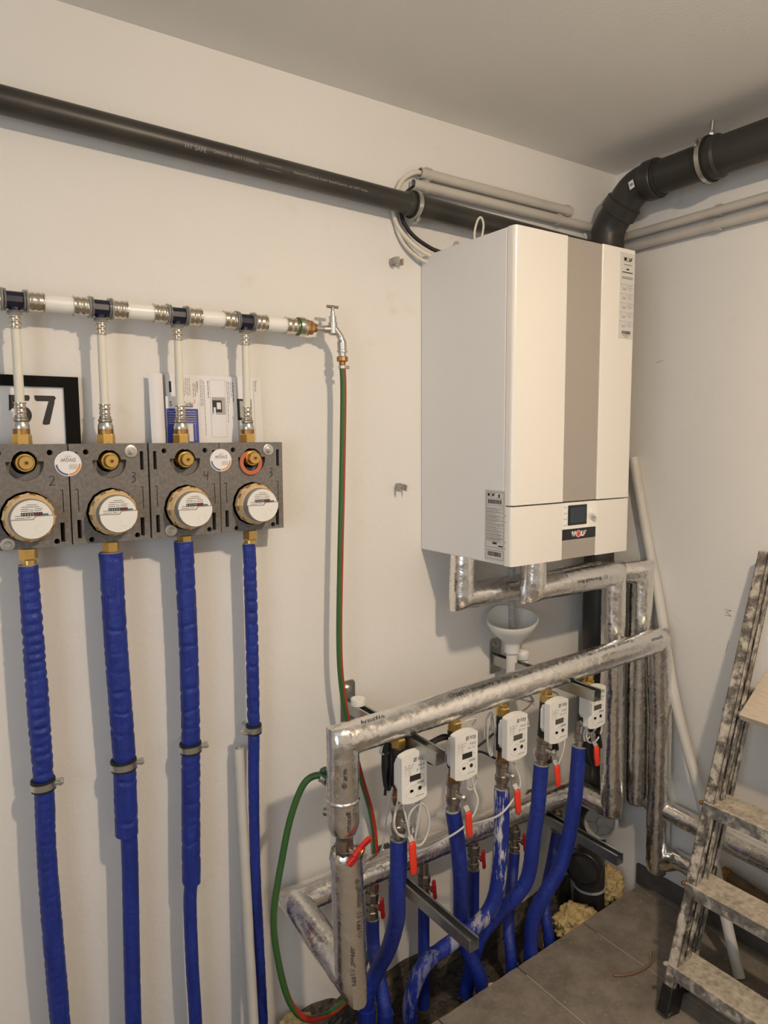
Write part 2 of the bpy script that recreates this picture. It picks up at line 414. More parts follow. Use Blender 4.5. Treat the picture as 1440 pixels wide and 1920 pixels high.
def thing(name, label, cat, loc, group=None, rotz=0):
    o = bpy.data.objects.new(name, None); o.empty_display_size = .02; o.location = loc; o.rotation_euler = (0, 0, rotz); COL.objects.link(o)
    return tag(o, label, cat, group)
def dup(root, loc, label, rotz=None):
    r = root.copy(); COL.objects.link(r); r.location = loc; r['label'] = label
    if rotz is not None: r.rotation_euler = (0, 0, rotz)
    def kids(src, dst):
        for ch in list(src.children):
            if ch.parent is not src: continue
            c = ch.copy(); COL.objects.link(c); c.parent = dst; c.matrix_parent_inverse = ch.matrix_parent_inverse.copy(); kids(ch, c)
    kids(root, r); return r
def circ(cx, cy, r, n=24, a0=0): return [(cx + r * math.cos(a0 + 2 * PI * i / n), cy + r * math.sin(a0 + 2 * PI * i / n)) for i in range(n)]
def rect(x0, y0, x1, y1): return [(x0, y0), (x1, y0), (x1, y1), (x0, y1)]
X, Y, Z = V((1, 0, 0)), V((0, 1, 0)), V((0, 0, 1))
def crinkle(amp, sc=40, seed=0.0):
    def f(s_, an, p):
        q = V((p.x * sc + math.cos(an) * 1.6 + seed, p.y * sc + math.sin(an) * 1.6, p.z * sc))
        q2 = q * 2.3
        return 1 + amp * (noise.noise(q) + .6 * abs(noise.noise(q2)))
    return f

# ================================================================== SETTING
CEIL = 2.337
PIT = -0.2
def struct(o): o['kind'] = 'structure'; return o
struct(B().box((-3.2, 0, PIT), (0.12, .12, CEIL + .1)).build('wall_back', 'wall_paint', smooth=0))
struct(B().box((0, -3.4, PIT), (.12, 0, CEIL + .1)).build('wall_right', 'wall_paint', smooth=0))
struct(B().box((-3.32, -3.52, PIT), (.12, -3.4, CEIL + .1)).build('wall_front', 'wall_bare', smooth=0))
wl = B()
wl.box((-3.32, -3.4, PIT), (-3.2, 0.12, .9)).box((-3.32, -3.4, 2.0), (-3.2, 0.12, CEIL + .1)).box((-3.32, -3.4, .9), (-3.2, -2.4, 2.0)).box((-3.32, -1.5, .9), (-3.2, .12, 2.0))
struct(wl.build('wall_left', 'wall_bare', smooth=0))
wf = B(); wf.plate((-3.26, -1.95, 1.45), Y, Z, rect(-.45, -.55, .45, .55), [rect(-.40, -.50, -.02, .50), rect(.02, -.50, .40, .50)], -.02, .02)
struct(wf.build('window_1', 'window_frame', smooth=0))
struct(B().box((-3.32, -3.52, CEIL), (.12, .12, CEIL + .1)).build('ceiling', 'ceiling_paint', smooth=0))

# floor: screed with an open pipe trench along the back wall, tiles laid on it
def edge_y(x):   # front lip of the trench
    return -.240 + .052 * (max(-.9, x) + .85) / .85
fl = B()
fl.box((-3.2, -3.4, -.3), (0, -.262, -.0015))
fl.box((-3.2, -.262, -.3), (-2.05, 0, -.0015))
fl.box((-2.05, -.262, -.3), (0, .0, PIT))
floor = struct(fl.build('floor', 'grout', smooth=0, origin=(-1.6, -1.7, 0)))
gx = -.326
def tile(x0, x1, y0, y1, cut=False):
    g = .0021
    if not cut:
        B().box((x0 + g, y0 + g, -.006), (x1 - g, y1 - g, 0)).build('tile', 'floor_tile', floor, smooth=0, bevel=.0012, bseg=1)
    else:
        xs = [x0 + g + (x1 - x0 - 2 * g) * i / 10 for i in range(11)]
        up_ = [(x, edge_y(x) + .004 * noise.noise(V((x * 30, 1, 0)))) for x in xs]
        pl = [(x0 + g, y0 + g), (x1 - g, y0 + g)] + up_[::-1]
        B().plate((0, 0, 0), X, Y, pl, [], -.02, 0).build('tile', 'floor_tile', floor, smooth=0)
tx = [gx + .299 * k for k in range(-10, 2)] 
tx = [max(-3.2, min(0, t)) for t in tx] + [0]
ty = [-.232, -.83, -1.43, -2.03, -2.63, -3.23, -3.4]
for a, b in zip(tx, tx[1:]):
    if b - a < .01: continue
    for k, (c, d) in enumerate(zip(ty, ty[1:])):
        tile(a, b, d, c, cut=(k == 0 and a > -2.1))
    if b <= -2.05: tile(a, b, -.232, 0)
bb_ = []
y = -.165
for ln in (.20, .30, .30, .30, .30, .30, .30, .30, .30, .30):
    bb_.append((y, max(-3.4, y - ln))); y -= ln
    if y < -3.4: break
base = None
for i, (a, b) in enumerate(bb_):
    bx_ = B().box((-.011, a - .001, -.01), (0, b + .001, .060))
    if base is None: base = struct(bx_.build('baseboard_right', 'skirting_tile', smooth=0, bevel=.0015, bseg=1))
    else: bx_.build('tile', 'skirting_tile', base, smooth=0, bevel=.0015, bseg=1)
struct(B().add([(-.16, -.012, .012), (-.001, -.012, -.03), (-.001, 0, -.03), (-.16, 0, .012), (-.16, -.012, .075), (-.001, -.012, .06), (-.001, 0, .06), (-.16, 0, .075)],
    [(0, 3, 2, 1), (4, 5, 6, 7), (0, 1, 5, 4), (1, 2, 6, 5), (2, 3, 7, 6), (3, 0, 4, 7)]).build('baseboard_back', 'skirting_tile', smooth=0))

# broken plaster lip at the foot of the back wall
lip = B(); vs = []; fs = []
n_ = 90
for i in range(n_ + 1):
    x = -1.6 + 1.45 * i / n_; h = -.022 + .020 * noise.noise(V((x * 9, 2, 1))) + .012 * noise.noise(V((x * 40, 5, 1)))
    d = .008 + .008 * noise.noise(V((x * 23, 9, 4)))
    vs += [(x, -.0005, h), (x, -d, h - .03), (x, -d * 1.6, -.09), (x, -.012, -.2)]
for i in range(n_):
    for k in range(3): fs.append((i * 4 + k, i * 4 + k + 1, i * 4 + 5 + k, i * 4 + 4 + k))
struct(lip.add(vs, fs).build('trim_1', 'plaster_rough', smooth=60))
# earth and rubble in the trench
so = B(); vs = []; fs = []; nx, ny = 120, 22
for j in range(ny + 1):
    for i in range(nx + 1):
        x = -2.05 + 2.05 * i / nx; y = -.249 + .247 * j / ny
        z = -.125 + .03 * noise.noise(V((x * 9, y * 9, 3))) + .018 * noise.noise(V((x * 31, y * 31, 3))) + .008 * noise.noise(V((x * 80, y * 80, 3)))
        vs.append((x, y, z))
for j in range(ny):
    for i in range(nx): a = j * (nx + 1) + i; fs.append((a, a + 1, a + nx + 2, a + nx + 1))
tag(so.add(vs, fs).build('soil', 'soil', smooth=60), 'dark earth and rubble in the open floor trench under the pipes', 'soil', kind='stuff')
db = B()
for i in range(170):
    x = random.uniform(-1.5, -.05); y = random.uniform(-.215, -.02); s_ = random.uniform(.003, .012)
    z = -.125 + .03 * noise.noise(V((x * 9, y * 9, 3))) + .018 * noise.noise(V((x * 31, y * 31, 3)))
    pts = [V((random.uniform(-1, 1), random.uniform(-1, 1), random.uniform(-.6, .8))) * s_ + V((x, y, z + s_ * .4)) for _ in range(6)]
    bm = bmesh.new()
    for p in pts: bm.verts.new(p)
    bmesh.ops.convex_hull(bm, input=bm.verts[:]); bm.verts.ensure_lookup_table(); bm.verts.index_update()
    db.add([v.co.copy() for v in bm.verts], [tuple(v.index for v in f.verts) for f in bm.faces], random.choice((0, 0, 1))); bm.free()
tag(db.build('rubble', ['plaster_rough', 'pu_foam'], smooth=0), 'scattered plaster crumbs and grit in the floor trench', 'rubble', kind='stuff')

# ================================================================== BOILER
BX0, BX1, BY, BZ0, BZ1 = -.795, -.355, -.354, 1.184, 1.974
bo = thing('wall_hung_boiler', 'large cream and grey wall-hung heating boiler with small screen', 'boiler', (-.575, -.177, BZ0))
B().box((BX0, BY + .026, BZ0), (BX1, -.001, BZ1)).build('casing', 'side_panel', bo, smooth=0, bevel=.003)
SEAM = 1.329
def fpanel(name, x0, x1, z0, z1, y0, y1, m_, bev, rl=False, rr=False):
    """front panel with rounded vertical outer edges"""
    r = .011; pl = []
    def arc(cx, cy, a0, a1): return [(cx + r * math.cos(a0 + (a1 - a0) * i / 5), cy + r * math.sin(a0 + (a1 - a0) * i / 5)) for i in range(6)]
    pl += [(x0, y1)] if True else []
    pl += arc(x0 + r, y0 + r, PI, 1.5 * PI) if rl else [(x0, y0)]
    pl += arc(x1 - r, y0 + r, 1.5 * PI, 2 * PI) if rr else [(x1, y0)]
    pl += [(x1, y1)]
    return B().plate((0, 0, 0), X, Y, pl, [], z0, z1).build(name, m_, bo, smooth=30, bevel=bev)
fpanel('front_panel', BX0, -.6185, SEAM + .0018, BZ1, BY, BY + .0255, 'cream_panel', .0015, rl=True)
fpanel('front_panel', -.4905, BX1, SEAM + .0018, BZ1, BY, BY + .0255, 'cream_panel', .0015, rr=True)
B().box((-.6185, BY + .003, SEAM + .0018), (-.4905, BY + .0255, BZ1)).build('centre_strip', 'grey_strip', bo, smooth=0, bevel=.001)
fpanel('lower_panel', BX0, -.6185, BZ0, SEAM - .0018, BY, BY + .0255, 'cream_panel', .0015, rl=True)
fpanel('lower_panel', -.4905, BX1, BZ0, SEAM - .0018, BY, BY + .0255, 'cream_panel', .0015, rr=True)
B().box((-.6185, BY + .002, BZ0), (-.4905, BY + .0255, 1.2325)).build('lower_strip', 'grey_strip', bo, smooth=0, bevel=.001)
cm = B().box((-.6185, BY + .0008, 1.2595), (-.4905, BY + .0255, SEAM - .0018)).build('control_module', 'white_plastic', bo, smooth=0, bevel=.0015)
B().box((-.5985, BY - .0008, 1.2695), (-.5285, BY + .004, 1.3205)).build('screen_bezel', 'black_gloss', cm, smooth=0, bevel=.0008)
B().box((-.5915, BY - .0012, 1.2755), (-.5345, BY + .003, 1.3145)).build('screen', 'screen', cm, smooth=0)
for zz in (1.3165, 1.3015, 1.287, 1.2715):
    B().box((-.6145, BY - .0006, zz - .0016), (-.602, BY + .003, zz + .0016)).build('button', 'label_grey', cm, smooth=0, bevel=.0008)
B().lathe((-.508, BY + .001, 1.2945), (0, -1, 0), [(0, .0135), (.003, .0135), (.004, .0105), (.016, .0095), (.018, .0085), (.0185, 0)], 28).build('knob', 'cream_panel', cm, smooth=40)
lgp = B().box((-.6185, BY + .0012, 1.2335), (-.4905, BY + .02, 1.2588)).build('logo_plate', 'black_gloss', bo, smooth=0, bevel=.0008)
b = B(); yy = BY - .0003
def logo(b, O, U, W, h, mi_letters, mi_disc, mi_edge, dn):
    """four heavy letters W O L F, the O a disc with a rim"""
    O = V(O)
    def poly(pts, mi): b.add([O + U * (x * h) + W * (y_ * h) + dn * .0002 for x, y_ in pts], [tuple(range(len(pts)))], mi)
    # W as four slanted strokes
    for x0, x1, a in ((-1.75, -1.55, 1), (-1.38, -1.55, 1), (-1.30, -1.12, 1), (-.88, -1.12, 1)):
        poly([(x0 - .16, .5), (x0 + .16, .5), (x1 + .16, -.5), (x1 - .16, -.5)], mi_letters)
    poly([(.62, .5), (.92, .5), (.88, -.22), (1.2, -.22), (1.18, -.5), (.55, -.5)], mi_letters)
    poly([(1.18, .5), (1.52, .5), (1.38, -.5), (1.08, -.5)], mi_letters)
    poly([(1.3, .5), (1.95, .5), (1.9, .24), (1.3, .24)], mi_letters); poly([(1.3, .12), (1.75, .12), (1.7, -.12), (1.3, -.12)], mi_letters)
    b.add([O + U * (-.12 + .66 * math.cos(i * PI / 14)) * h + W * (.62 * math.sin(i * PI / 14)) * h + dn * .0004 for i in range(28)], [tuple(range(28))], mi_edge)
    b.add([O + U * (-.12 + .50 * math.cos(i * PI / 14)) * h + W * (.52 * math.sin(i * PI / 14)) * h + dn * .0006 for i in range(28)], [tuple(range(28))], mi_disc)
logo(b, (-.556, yy + .0012, 1.246), X, Z, .0145, 0, 1, 0, -Y)
b.build('logo', ['logo_white', 'red_vinyl'], lgp, smooth=0)
for zz in (1.305, 1.2895, 1.2415, 1.2255):
    B().box((BX0 - .0004, BY + .0195, zz - .0013), (BX0 + .004, BY + .0255, zz + .0013)).build('vent_slot', 'black_plastic', bo, smooth=0)
# rating label on the side
lb = B().box((BX0 - .0006, -.333, 1.190), (BX0 + .001, -.262, 1.3655)).build('rating_label', 'label_grey', bo, smooth=0)
b = B(); xl = BX0 - .0009
def lrect(y0, z0, y1, z1, mi=0):   # on the side: u runs towards -Y
    b.add([(xl, -.262 - y0, 1.19 + z0), (xl, -.262 - y1, 1.19 + z0), (xl, -.262 - y1, 1.19 + z1), (xl, -.262 - y0, 1.19 + z1)], [(0, 1, 2, 3)], mi)
def frame_(y0, z0, y1, z1, t=.0006):
    lrect(y0, z0, y1, z0 + t); lrect(y0, z1 - t, y1, z1); lrect(y0, z0, y0 + t, z1); lrect(y1 - t, z0, y1, z1)
frame_(.004, .034, .067, .171); frame_(.004, .006, .067, .028)
for zz in (.155, .138, .130, .121, .110, .101, .092, .083, .075, .066, .056): lrect(.004, zz, .067, zz + .0004)
def barcode(y0, y1, z0, z1):
    y_ = y0
    while y_ < y1: w_ = random.choice((.0006, .0009, .0014)); lrect(y_, z0, min(y1, y_ + w_), z1); y_ += w_ + random.choice((.0006, .001))
barcode(.011, .058, .142, .152); barcode(.011, .058, .013, .024)
zz = .1335
for row in range(22):
    zz -= .0042
    if zz < .048: break
    y_ = .007
    while y_ < random.uniform(.035, .062): w_ = random.uniform(.003, .009); lrect(y_, zz, y_ + w_, zz + .0014, 1); y_ += w_ + .0016
lrect(.028, .043, .043, .048); lrect(.047, .157, .052, .166); lrect(.048, .038, .064, .041)
logo(b, (xl, -.262 - .022, 1.19 + .1635), -Y, Z, .0068, 0, 2, 0, -X)
b.build('print', ['ink', 'ink_grey', 'label_grey'], lb, smooth=0)
# instruction sticker on the front
ls = B().box((-.4215, BY - .0006, 1.747), (-.3635, BY + .001, 1.9645)).build('instruction_sticker', 'label_grey', bo, smooth=0)
b = B(); yl = BY - .0009
def srect(x0, z0, x1, z1, mi=0): b.add([(-.4215 + x0, yl, 1.747 + z0), (-.4215 + x1, yl, 1.747 + z0), (-.4215 + x1, yl, 1.747 + z1), (-.4215 + x0, yl, 1.747 + z1)], [(0, 1, 2, 3)], mi)
logo(b, (-.3915, yl, 1.747 + .201), X, Z, .0088, 0, 2, 0, -Y)
srect(.014, .1865, .045, .1885, 1); srect(.024, .174, .035, .178); srect(.008, .167, .050, .1695, 0); srect(.007, .155, .052, .157, 1); srect(.007, .1515, .050, .1532, 1)
for k in range(5):
    z0 = .128 - k * .0235
    srect(.003, z0 + .008, .0045, z0 + .0105)
    for xa, xb in ((.009, .0265), (.032, .038), (.039, .044), (.046, .054)):
        for q in ((xa, z0, xb, z0 + .0006), (xa, z0 + .0095, xb, z0 + .0101), (xa, z0, xa + .0005, z0 + .0101), (xb - .0005, z0, xb, z0 + .0101)): srect(*q, 1)
    srect(.011, z0 - .004, .025, z0 - .0022, 1); srect(.039, z0 - .004, .043, z0 - .0022, 1)
x_ = .012
while x_ < .046: w_ = random.choice((.0008, .0012, .002)); srect(x_, .0115, x_ + w_, .020); x_ += w_ + .0009
srect(.016, .0075, .043, .009, 1); srect(.022, .0035, .036, .005, 1)
b.build('print', ['ink', 'ink_grey', 'label_grey'], ls, smooth=0)

# ================================================================== PIPES NEAR THE CEILING
def clamp_band(b_steel, b_rub, c, ax, r, w_=.013):
    b_rub.ring(V(c) - V(ax) * (w_ / 2 + .0045), ax, r - .0005, r + .0042, w_ + .009)
    b_steel.ring(V(c) - V(ax) * (w_ / 2), ax, r + .0035, r + .0055, w_)
gp0, gp1 = V((-2.3, -.048, 2.122)), V((-.17, -.048, 2.068))
gd = (gp1 - gp0).normalized()
dp = thing('drain_pipe', 'long thin dark grey plastic drain pipe sloping along the wall below the ceiling', 'pipe', gp0)
B().cyl(gp0, gp0 + gd * 1.475, .0252, 32).build('pipe', 'dark_pvc', dp)
B().lathe(gp0 + gd * 1.42, gd, [(0, .0255), (.004, .0300), (.055, .0300), (.06, .0285), (.10, .0272), (.72, .0272)], 32).build('socket_pipe', 'dark_pvc', dp)
b = B(); sd = V((-.15, -1, -.28))
def gpt(x): return gp0 + gd * ((x - gp0.x) / gd.x)
b.wrap('HT SAFE', gpt(-1.435), gd, sd, .0255, .0125)
b.wrap('DN/OD 50  SN11 1.0250mm', gpt(-1.345), gd, (-.15, -1, -.18), .0255, .0085)
b.wrap('|||||||||||', gpt(-1.258), gd, (-.15, -1, -.22), .0255, .013)
b.wrap('Ostendorf Kunststoffe GmbH  Rudolf-Diesel-Str. 6-8  49377 Vechta', gpt(-1.11), gd, (-.15, -1, -.20), .0255, .0072)
b.build('lettering', 'print_white', dp, smooth=0)['kind'] = 'stuff'
def pipe_clamp(name, label, c, ax, r, side, rod_to=None, group='pipe clamps'):
    c, ax, side = V(c), V(ax).normalized(), V(side); side = (side - ax * side.dot(ax)).normalized()
    t = thing(name, label, 'clamp', c, group)
    bs, br = B(), B(); clamp_band(bs, br, c, ax, r)
    br.build('rubber_lining', 'black_rubber', t); bs.build('band', 'steel', t)
    e = c + side * (r + .010); b_ = B().bar(e - side * .007, e + side * .009, .02, .006, ax)
    b_.build('lug', 'steel', t, smooth=0, bevel=.001)
    q = side.cross(ax); B().cyl(e + side * .003 - q * .013, e + side * .003 + q * .011, .003, 12).hexn(e + side * .003 + q * .003, e + side * .003 + q * .009, .0062).build('bolt', 'steel', t)
    if rod_to is not None:
        B().cyl(c + (V(rod_to) - c).normalized() * (r + .004), rod_to, .005, 12).hexn(c + (V(rod_to) - c).normalized() * (r + .004), c + (V(rod_to) - c).normalized() * (r + .016), .009).build('rod', 'steel', t)
    return t
pipe_clamp('pipe_clamp', 'steel pipe clamp round the dark sloping drain pipe near the boiler', gpt(-.853), gd, .0295, (-.1, -.35, -1), rod_to=(-.853, 0, gpt(-.853).z))
# soil stack: horizontal part on the right wall, two elbows, vertical part in the corner
SX, SY, SR = -.118, -.066, .0475
st = thing('soil_stack', 'thick black drain stack bending from the ceiling down into the corner', 'pipe', (SX, SY, -.1))
HZ = 2.236
B().sweep([(SX, SY, .17), (SX, SY, 2.09)], SR, 36).build('vertical_pipe', 'dark_pvc', st)
B().sweep(fillet([(SX, SY, 2.06), (SX, SY, 2.135), (SX, SY - .062, 2.197)], .05, 8), SR + .003, 36).build('elbow', 'dark_pvc', st)
B().sweep(fillet([(SX, SY - .045, 2.18), (SX, SY - .101, HZ), (SX, SY - .19, HZ)], .05, 8), SR + .003, 36).build('elbow', 'dark_pvc', st)
b = B(); b.lathe((SX, SY, 1.99), Z, [(0, SR), (.002, SR + .008), (.055, SR + .008), (.062, SR + .004), (.10, SR + .004)], 36); b.build('socket', 'dark_pvc', st)
d45 = V((0, -.7071, .7071)); b = B(); b.lathe(V((SX, SY - .04, 2.175)), d45, [(-.006, SR + .004), (-.004, SR + .009), (.030, SR + .009), (.035, SR + .003)], 36); b.build('socket', 'dark_pvc', st)
b = B(); b.lathe((SX, SY - .165, HZ), -Y, [(-.03, SR + .003), (-.02, SR + .009), (.012, SR + .009), (.014, SR + .007), (.014, SR)], 36); b.build('socket', 'dark_pvc', st)
B().sweep([(SX, SY - .17, HZ), (SX, SY - .345, HZ + .003)], SR, 36).build('horizontal_pipe', 'dark_pvc', st)
b = B(); b.lathe((SX, SY - .335, HZ + .003), -Y, [(0, SR), (.002, SR + .009), (.03, SR + .009), (.036, SR + .002), (2.4, SR + .002)], 36); b.build('horizontal_pipe', 'dark_pvc', st)
def patch(b, O, U, W, w_, h_, mi=0, n=V((0, 0, 0))): O = V(O) + n; b.add([O - U * w_ / 2 - W * h_ / 2, O + U * w_ / 2 - W * h_ / 2, O + U * w_ / 2 + W * h_ / 2, O - U * w_ / 2 + W * h_ / 2], [(0, 1, 2, 3)], mi)
for (o_, u_, w2, hh) in (((SX + .0345, SY - .0392, 2.110), V((.75, .66, 0)), Z, .022), ((SX - .0505, SY - .125, 2.222), V((0, -.95, .3)), V((0, .3, .95)), .024)):
    b = B(); nrm = V(o_) - V((SX, SY if hh == .022 else o_[1], o_[2])); nrm.normalize()
    q0 = .005 if hh == .022 else .003; patch(b, o_, u_, w2, .017, hh, 0, nrm * q0)
    for q in range(5): patch(b, V(o_) + u_ * (q - 2) * .0022, u_, w2, .0012, .008, 1, nrm * (q0 + .0005))
    b.build('label', ['paper', 'ink'], st, smooth=0)
pipe_clamp('pipe_clamp', 'steel clamp hanging the thick black drain pipe from the ceiling', (SX, -.398, HZ + .003), Y, SR + .0085, (-1, 0, .45), rod_to=(SX, -.405, CEIL))
# conduits
def conduit(label, a, b_, r, m_='pvc_grey', group='cable conduits under the ceiling', name='conduit'):
    a, b_ = V(a), V(b_); l_ = (b_ - a).length
    o = B().lathe(a, b_ - a, [(.02, r - .0022), (0, r - .0022), (0, r), (l_, r), (l_, r - .0022), (l_ - .02, r - .0022)], 24)
    return tag(o.build(name, m_), label, 'conduit', group)
conduit('upper of the two grey conduits on the back wall above the boiler', (-.815, -.022, 2.180), (-.235, -.022, 2.178), .0135)
conduit('lower grey conduit on the back wall just above the boiler', (-.838, -.022, 2.147), (-.14, -.022, 2.146), .0135)
conduit('upper of the two grey conduits on the right wall', (-.022, -.045, 2.127), (-.022, -2.4, 2.131), .0135)
conduit('lower of the two grey conduits on the right wall', (-.022, -.045, 2.089), (-.022, -2.4, 2.089), .0135)
def clip_shape(c, ax, n, r=.0145, w_=.016):
    """open plastic C clip, opening along n, lying along ax"""
    b = B(); c, ax, n = V(c), V(ax), V(n); q = ax.cross(n); k = 14; vs = []
    for i in range(k + 1):
        a = math.radians(48) + math.radians(264) * i / k; d = n * math.cos(a) + q * math.sin(a)
        for rr in (r, r + .003):
            for e in (-1, 1): vs.append(c + d * rr + ax * e * w_ / 2)
    fs = []
    for i in range(k):
        o = i * 4; p = o + 4; fs += [(o, o + 1, p + 1, p), (o + 2, p + 2, p + 3, o + 3), (o, p, p + 2, o + 2), (o + 1, o + 3, p + 3, p + 1)]
    fs += [(0, 2, 3, 1), (k * 4, k * 4 + 1, k * 4 + 3, k * 4 + 2)]
    b.add(vs, fs)
    b.bar(c - n * (r + .001), c - n * (r + .0075), .014, w_, ax); return b
for x_, z_, lb_ in ((-.79, 2.180, 'clip at the open end of the upper conduit above the boiler'), (-.80, 2.147, 'clip at the open end of the lower conduit above the boiler'), (-.255, 2.178, 'clip at the corner end of the upper conduit above the boiler'), (-.29, 2.146, 'clip holding the lower conduit above the boiler near the corner')):
    tag(clip_shape((x_, -.022, z_), X, -Y, .0138).build('conduit_clip', 'pvc_grey', smooth=30), 'grey ' + lb_, 'clip', 'conduit clips')
for z_, w2 in ((2.1285, 'upper'), (2.089, 'lower')):
    tag(clip_shape((-.022, -.375, z_), Y, -X, .0138).build('conduit_clip', 'pvc_grey', smooth=30), 'grey clip holding the %s conduit on the right wall' % w2, 'clip', 'conduit clips')
tag(clip_shape((-.885, -.0215, 1.947), Z, V((.5, -1, 0)).normalized(), .0125).build('wall_clip', 'clip_grey', smooth=30), 'empty grey pipe clip on the wall by the boiler top, upper one', 'clip')
tag(clip_shape((-.875, -.020, 1.359), V((0, -.25, 1)).normalized(), V((0, -1, -.25)).normalized(), .0115).build('wall_clip', 'clip_grey', smooth=30), 'empty grey pipe clip on the wall beside the boiler at screen height', 'clip')
def cable(label, pts, r, m_, n=8, name='cable', cat='cable', group=None, seg=8):
    return tag(B().sweep(spl(pts, n), r, seg).build(name, m_, smooth=60), label, cat, group)
cable('thick cream cable looping from the upper conduit down to the boiler', [(-.79, -.022, 2.178), (-.83, -.02, 2.178), (-.872, -.014, 2.145), (-.893, -.012, 2.08), (-.875, -.014, 2.03), (-.82, -.03, 1.982), (-.76, -.05, 1.964), (-.70, -.08, 1.978), (-.66, -.12, 1.982)], .0062, 'cable_cream')
cable('second cream cable hanging behind the dark drain pipe to the boiler', [(-.80, -.024, 2.145), (-.85, -.014, 2.12), (-.885, -.009, 2.06), (-.862, -.01, 2.0), (-.81, -.02, 1.962), (-.76, -.035, 1.955), (-.72, -.06, 1.977), (-.66, -.10, 1.981)], .0050, 'cable_cream')
cable('black cable curving from the lower conduit to the boiler', [(-.79, -.020, 2.147), (-.83, -.015, 2.142), (-.862, -.013, 2.11), (-.868, -.015, 2.06), (-.84, -.022, 2.02), (-.79, -.032, 1.992), (-.75, -.045, 1.979)], .0052, 'black_rubber')
cable('thin white wire looping up above the boiler top', [(-.735, -.15, 1.977), (-.738, -.15, 2.01), (-.728, -.15, 2.042), (-.714, -.148, 2.052), (-.704, -.146, 2.035), (-.709, -.143, 2.0), (-.72, -.14, 1.977)], .0028, 'cable_cream')
cable('white wire rising beside the black stack behind the boiler', [(-.19, -.06, 1.99), (-.192, -.07, 2.03), (-.186, -.05, 2.07), (-.18, -.03, 2.12)], .0032, 'cable_cream')

# ================================================================== COLD WATER DISTRIBUTOR ON THE LEFT
AX = [-1.790, -1.637, -1.483, -1.331]; AY = -.06; HZW = 1.751
man = thing('water_distribution_pipe', 'white horizontal water pipe with dark tees and pressed metal sleeves on the wall', 'pipe', (-1.55, AY, HZW))
def sleeve(bm_, p, d, r, l_, ridges=2):
    pr = [(0, r + .0035), (.0012, r + .0035), (.0022, r + .001)]
    for k in range(ridges):
        a = .003 + (l_ - .005) * k / ridges; h = (l_ - .005) / ridges
        pr += [(a + h * .1, r + .0008), (a + h * .35, r + .0022), (a + h * .72, r + .0022), (a + h * .95, r + .0008)]
    pr += [(l_ - .001, r + .001), (l_, r + .002)]
    bm_.lathe(p, d, pr, 28)
tees = AX + []
PR = .0160
xs_ = [-2.2] + AX
for i, (a, b_) in enumerate(zip(xs_, xs_[1:] + [None])):
    if b_ is not None: B().cyl((a + (.02 if i else 0), AY, HZW), (b_ - .02, AY, HZW), PR, 28).build('pipe', 'pipe_white', man)
B().cyl((AX[3] + .02, AY, HZW), (-1.198, AY, HZW), PR, 28).build('pipe', 'pipe_white', man)
for x_ in AX:
    te = B().cyl((x_ - .019, AY, HZW), (x_ + .019, AY, HZW), .0165, 10).cyl((x_, AY, HZW), (x_, AY, HZW - .024), .010, 12).build('tee', 'navy', man, smooth=0, bevel=.001)
    for s_ in (-1, 1):
        B().ring((x_ + s_ * .0145, AY, HZW), X * s_, .0150, .0205, .0035).build('clear_collar', 'clear_plastic', te)
        B().ring((x_ + s_ * .0195, AY, HZW), X * s_, .0150, .0215, .0030).build('clear_collar', 'clear_plastic', te)
        bs = B(); sleeve(bs, (x_ + s_ * .0505, AY, HZW), -X * s_, PR, .027); bs.build('press_sleeve', 'press_steel', man, smooth=50)
    B().ring((x_, AY, HZW - .020), -Z, .0095, .0135, .006).build('clear_collar', 'clear_plastic', te)
bs = B(); sleeve(bs, (-1.2325, AY, HZW), X, PR, .032); bs.build('press_sleeve', 'press_steel', man, smooth=50)
B().ring((-1.2015, AY, HZW), X, .014, .0205, .004).build('ring', 'hose_green', man)
B().lathe((-1.198, AY, HZW), X, [(0, .0215), (.004, .0225), (.012, .0225), (.0125, .020), (.018, .0195)], 28).build('adapter', 'press_steel', man)
B().hexn((-1.181, AY, HZW), (-1.171, AY, HZW), .0185).hexn((-1.171, AY, HZW), (-1.160, AY, HZW), .0165).cyl((-1.161, AY, HZW), (-1.153, AY, HZW), .0105).build('union_nut', 'brass_old', man, smooth=30)
# connection pipes from the distributor down to the meters
RK = ['leftmost', 'second', 'third', 'rightmost']
for i, x_ in enumerate(AX):
    t = thing('connection_pipe', '%s of the four slim cream riser pipes between distributor and meter boards' % RK[i], 'pipe', (x_, AY, 1.484), 'slim pipes above the meters')
    B().cyl((x_, AY, 1.545), (x_, AY, 1.73), .0085, 18).build('pipe', 'pipe_cream', t)
    for z0, d in ((1.6995, Z), (1.5625, -Z)):
        bs = B(); sleeve(bs, (x_, AY, z0 - (0 if d.z > 0 else 0)), d, .0085, .024); bs.build('press_sleeve', 'press_steel', t, smooth=50)
    B().lathe((x_, AY, 1.526), Z, [(0, .0115), (.002, .0135), (.006, .0135), (.008, .0115), (.0125, .0115)], 20).build('collar', 'nickel', t)
    B().lathe((x_, AY, 1.512), Z, [(0, .0145), (.004, .0152), (.009, .0145), (.014, .0125)], 24).build('fitting', 'steel', t)
    B().cyl((x_, AY, 1.503), (x_, AY, 1.513), .0152, 16).build('locknut', 'brass_old', t)
    B().hexn((x_, AY, 1.477), (x_, AY, 1.504), .0178).build('union_nut', 'brass', t, smooth=25)
